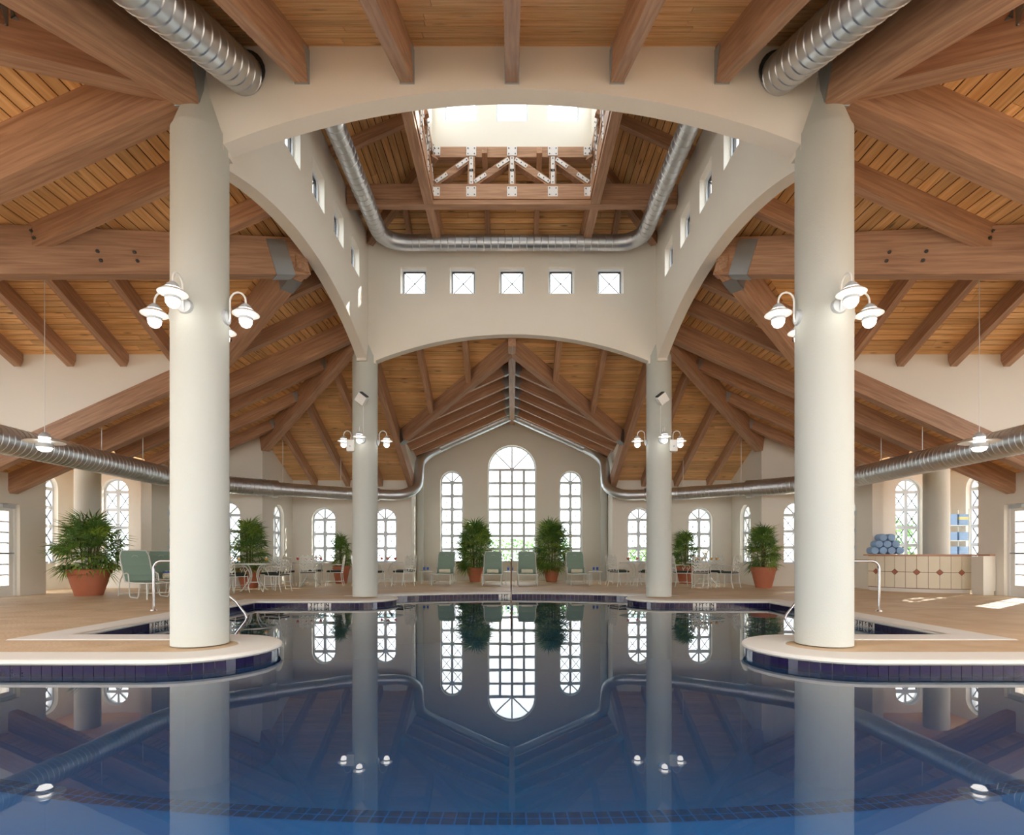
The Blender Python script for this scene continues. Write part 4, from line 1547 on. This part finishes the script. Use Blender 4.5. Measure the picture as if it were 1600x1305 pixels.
bouquet((5.97, 17.4, .738), 'yellow and orange bouquet in a glass vase on the right table', ['flower_y', 'flower_y', 'flower_o'], 22, .10, .40, 4)
bouquet((-3.98, 18.1, .738), 'small red flower in a glass vase right of the back left column', ['flower_r'], 4, .06, .36, 5)

# ------------------------------------------------------------------ towel counter on the right
cx, cy, cr = 11.62, 16.05, 1.78
ct_ = thing('towel_counter', 'curved towel counter faced with cream tiles and terracotta diamonds', 'counter', (cx, cy, 0))
A0, A1 = R(193), R(271)
arcp = lambda r, a: (r * math.cos(a), r * math.sin(a))
NSEG = 10
def arc_slab(r0, r1, a0, a1, z0, z1, k=6):
    outer = [arcp(r1, a0 + (a1 - a0) * i / k) for i in range(k + 1)]
    inner = [arcp(r0, a0 + (a1 - a0) * i / k) for i in range(k, -1, -1)]
    return MB().poly(outer + inner, [], ID, z0, z1)
obj('body', arc_slab(cr - .10, cr - .012, A0, A1, .10, .955, 24), 'counter_line', ct_, label='brown inlay between the tiles')
obj('plinth', arc_slab(cr - .14, cr - .05, A0, A1, 0, .10, 24), 'plaster', ct_)
obj('worktop', arc_slab(cr - .50, cr + .06, A0 - .05, A1, .955, .995, 24).box(-.02, .11, -2.38, -1.30, .955, .995), 'counter_top', ct_, label='pinkish counter top')
da = (A1 - A0) / NSEG
zb, zt, zm = .115, .945, .53
for i in range(NSEG):
    a0 = A0 + i * da; a1 = a0 + da; g = .010 / cr
    # every tile has one corner clipped for the diamond that sits on alternate joints
    dia_left = (i % 2 == 1)
    for lo, hi, top_ in ((zb, zm - .006, False), (zm + .006, zt, True)):
        q = .075
        aL, aR = a0 + g * .5, a1 - g * .5
        dq = q / cr
        if dia_left:
            pts = [(aL, lo), (aR, lo), (aR, hi), (aL + dq, hi), (aL, hi - q)] if not top_ else [(aL + dq, lo), (aR, lo), (aR, hi), (aL, hi), (aL, lo + q)]
        else:
            pts = [(aL, lo), (aR, lo), (aR, hi - q), (aR - dq, hi), (aL, hi)] if not top_ else [(aL, lo), (aR - dq, lo), (aR, lo + q), (aR, hi), (aL, hi)]
        nn = len(pts)
        fr = [arcp(cr, a) + (z,) for a, z in pts]; bk_ = [arcp(cr - .02, a) + (z,) for a, z in pts]
        obj('tile', MB().add(fr + bk_, [tuple(range(nn)), tuple(range(2 * nn - 1, nn - 1, -1))] + [(k, (k + 1) % nn, nn + (k + 1) % nn, nn + k) for k in range(nn)]), 'counter_tile', ct_)
    if i % 2 == 0:
        a = a1; q = .066
        pts = [(a - q / cr, zm), (a, zm - q), (a + q / cr, zm), (a, zm + q)]
        fr = [arcp(cr + .003, b) + (z,) for b, z in pts]; bk_ = [arcp(cr - .02, b) + (z,) for b, z in pts]
        obj('diamond_tile', MB().add(fr + bk_, [(0, 1, 2, 3), (7, 6, 5, 4)] + [(k, (k + 1) % 4, 4 + (k + 1) % 4, 4 + k) for k in range(4)]), 'counter_diamond', ct_, label='terracotta diamond tile')
pe = thing('counter_pedestal', 'beige pedestal under the right end of the counter, beside the door wall', 'pedestal', (11.45, 13.82, 0))
obj('body', MB().box(-.02, .28, -.16, .2, .10, .95), 'plaster', pe)
obj('plinth', MB().box(.0, .26, -.14, .2, 0, .10), 'plaster', pe)

# towels on the counter: a small pyramid
bx_, by_ = cx + (cr - .2) * math.cos(R(206)), cy + (cr - .2) * math.sin(R(206))
row_n = ['bottom', 'second', 'third', 'top']
for lv, cnt_ in enumerate((4, 3, 2)):
    for k in range(cnt_):
        off = (k - (cnt_ - 1) / 2) * .205
        rolled_towel(bx_ + off * .98, by_ + .05 - off * .2, .998 + .1 + lv * .176, .36, .10, R(78), 'towel_blue',
                     'blue rolled towel, %s from the left in the %s row on the counter' % (['first', 'second', 'third', 'fourth'][k], ['bottom', 'middle', 'top'][lv]), 'blue towels on the counter')
# shelf with towels in the alcove
sh = thing('towel_shelf', 'white metal shelf stacked with blue towels behind the counter column', 'shelf', (12.33, 15.75, 0))
for x in (-.28, .30):
    for y in (-.2, .2):
        obj('post', MB().box(x - .012, x + .012, y - .012, y + .012, 0, 2.25), 'iron', sh)
for z in (.35, .98, 1.38, 1.80):
    obj('shelf_board', MB().box(-.29, .31, -.21, .21, z - .02, z), 'iron', sh)
def folded(x, y, z, m, label):
    mb = MB()
    for a, b in ((0, .022), (.026, .048), (.052, .074)):
        mb.box(-.13, .13, -.17, .17, a, b)
    mb.box(-.135, -.12, -.17, .17, .002, .072)
    o = obj('folded_towel', mb, m, None, None, Matrix.Translation((x, y, z)))
    tag(o, label, 'towel', 'folded towels on the shelf')
for zi, z in enumerate((.98, 1.38, 1.80)):
    for ci, x in enumerate((-.14, .17)):
        for k in range(3 if z < 1.7 else 4):
            folded(12.33 + x, 15.75, z + .002 + k * .077, 'towel_yellow' if (zi == 2 and ci == 1 and k == 2) else 'towel_blue',
                   'folded towel, %s in the %s pile on the %s shelf board' % (['bottom one', 'second up', 'third up', 'top one'][k], ['left', 'right'][ci], ['lower', 'middle', 'upper'][zi]))

# hedges outside the windows
def hedge(loc, sx, sy, sz, label, seed):
    rr = random.Random(seed)
    mb = MB()
    for k in range(int(900 * sx)):
        p = Vector((rr.uniform(-sx, sx), rr.uniform(-sy, sy), sz * rr.random() ** .7))
        d = Vector((rr.uniform(-1, 1), rr.uniform(-1, 1), rr.uniform(-.3, 1))).normalized() * .16
        e = d.cross(Vector((rr.uniform(-1, 1), rr.uniform(-1, 1), 1))).normalized() * .06
        mb.add([p, p + d * .5 + e, p + d, p + d * .5 - e], [(0, 1, 2, 3)])
    o = thing('hedge', label, 'hedge', loc)
    obj('foliage', mb, 'hedge', o)['kind'] = 'stuff'
    for k in range(5):
        x = (k - 2) * sx * .4
        obj('stem', MB().tube([(x, 0, 0), (x + .1, 0, sz * .6)], .03, 6), 'stem', o)


hedge((5.2, 24.5, -.22), 1.9, .5, 1.5, 'pale green hedge outside the far right windows', 1)
hedge((0.6, 28.0, -.22), 2.4, .6, 1.9, 'low green hedge outside the tall window', 2)
hedge((12.8, 19.5, -.22), 1.6, .5, 2.4, 'green hedge outside the right alcove window', 3)
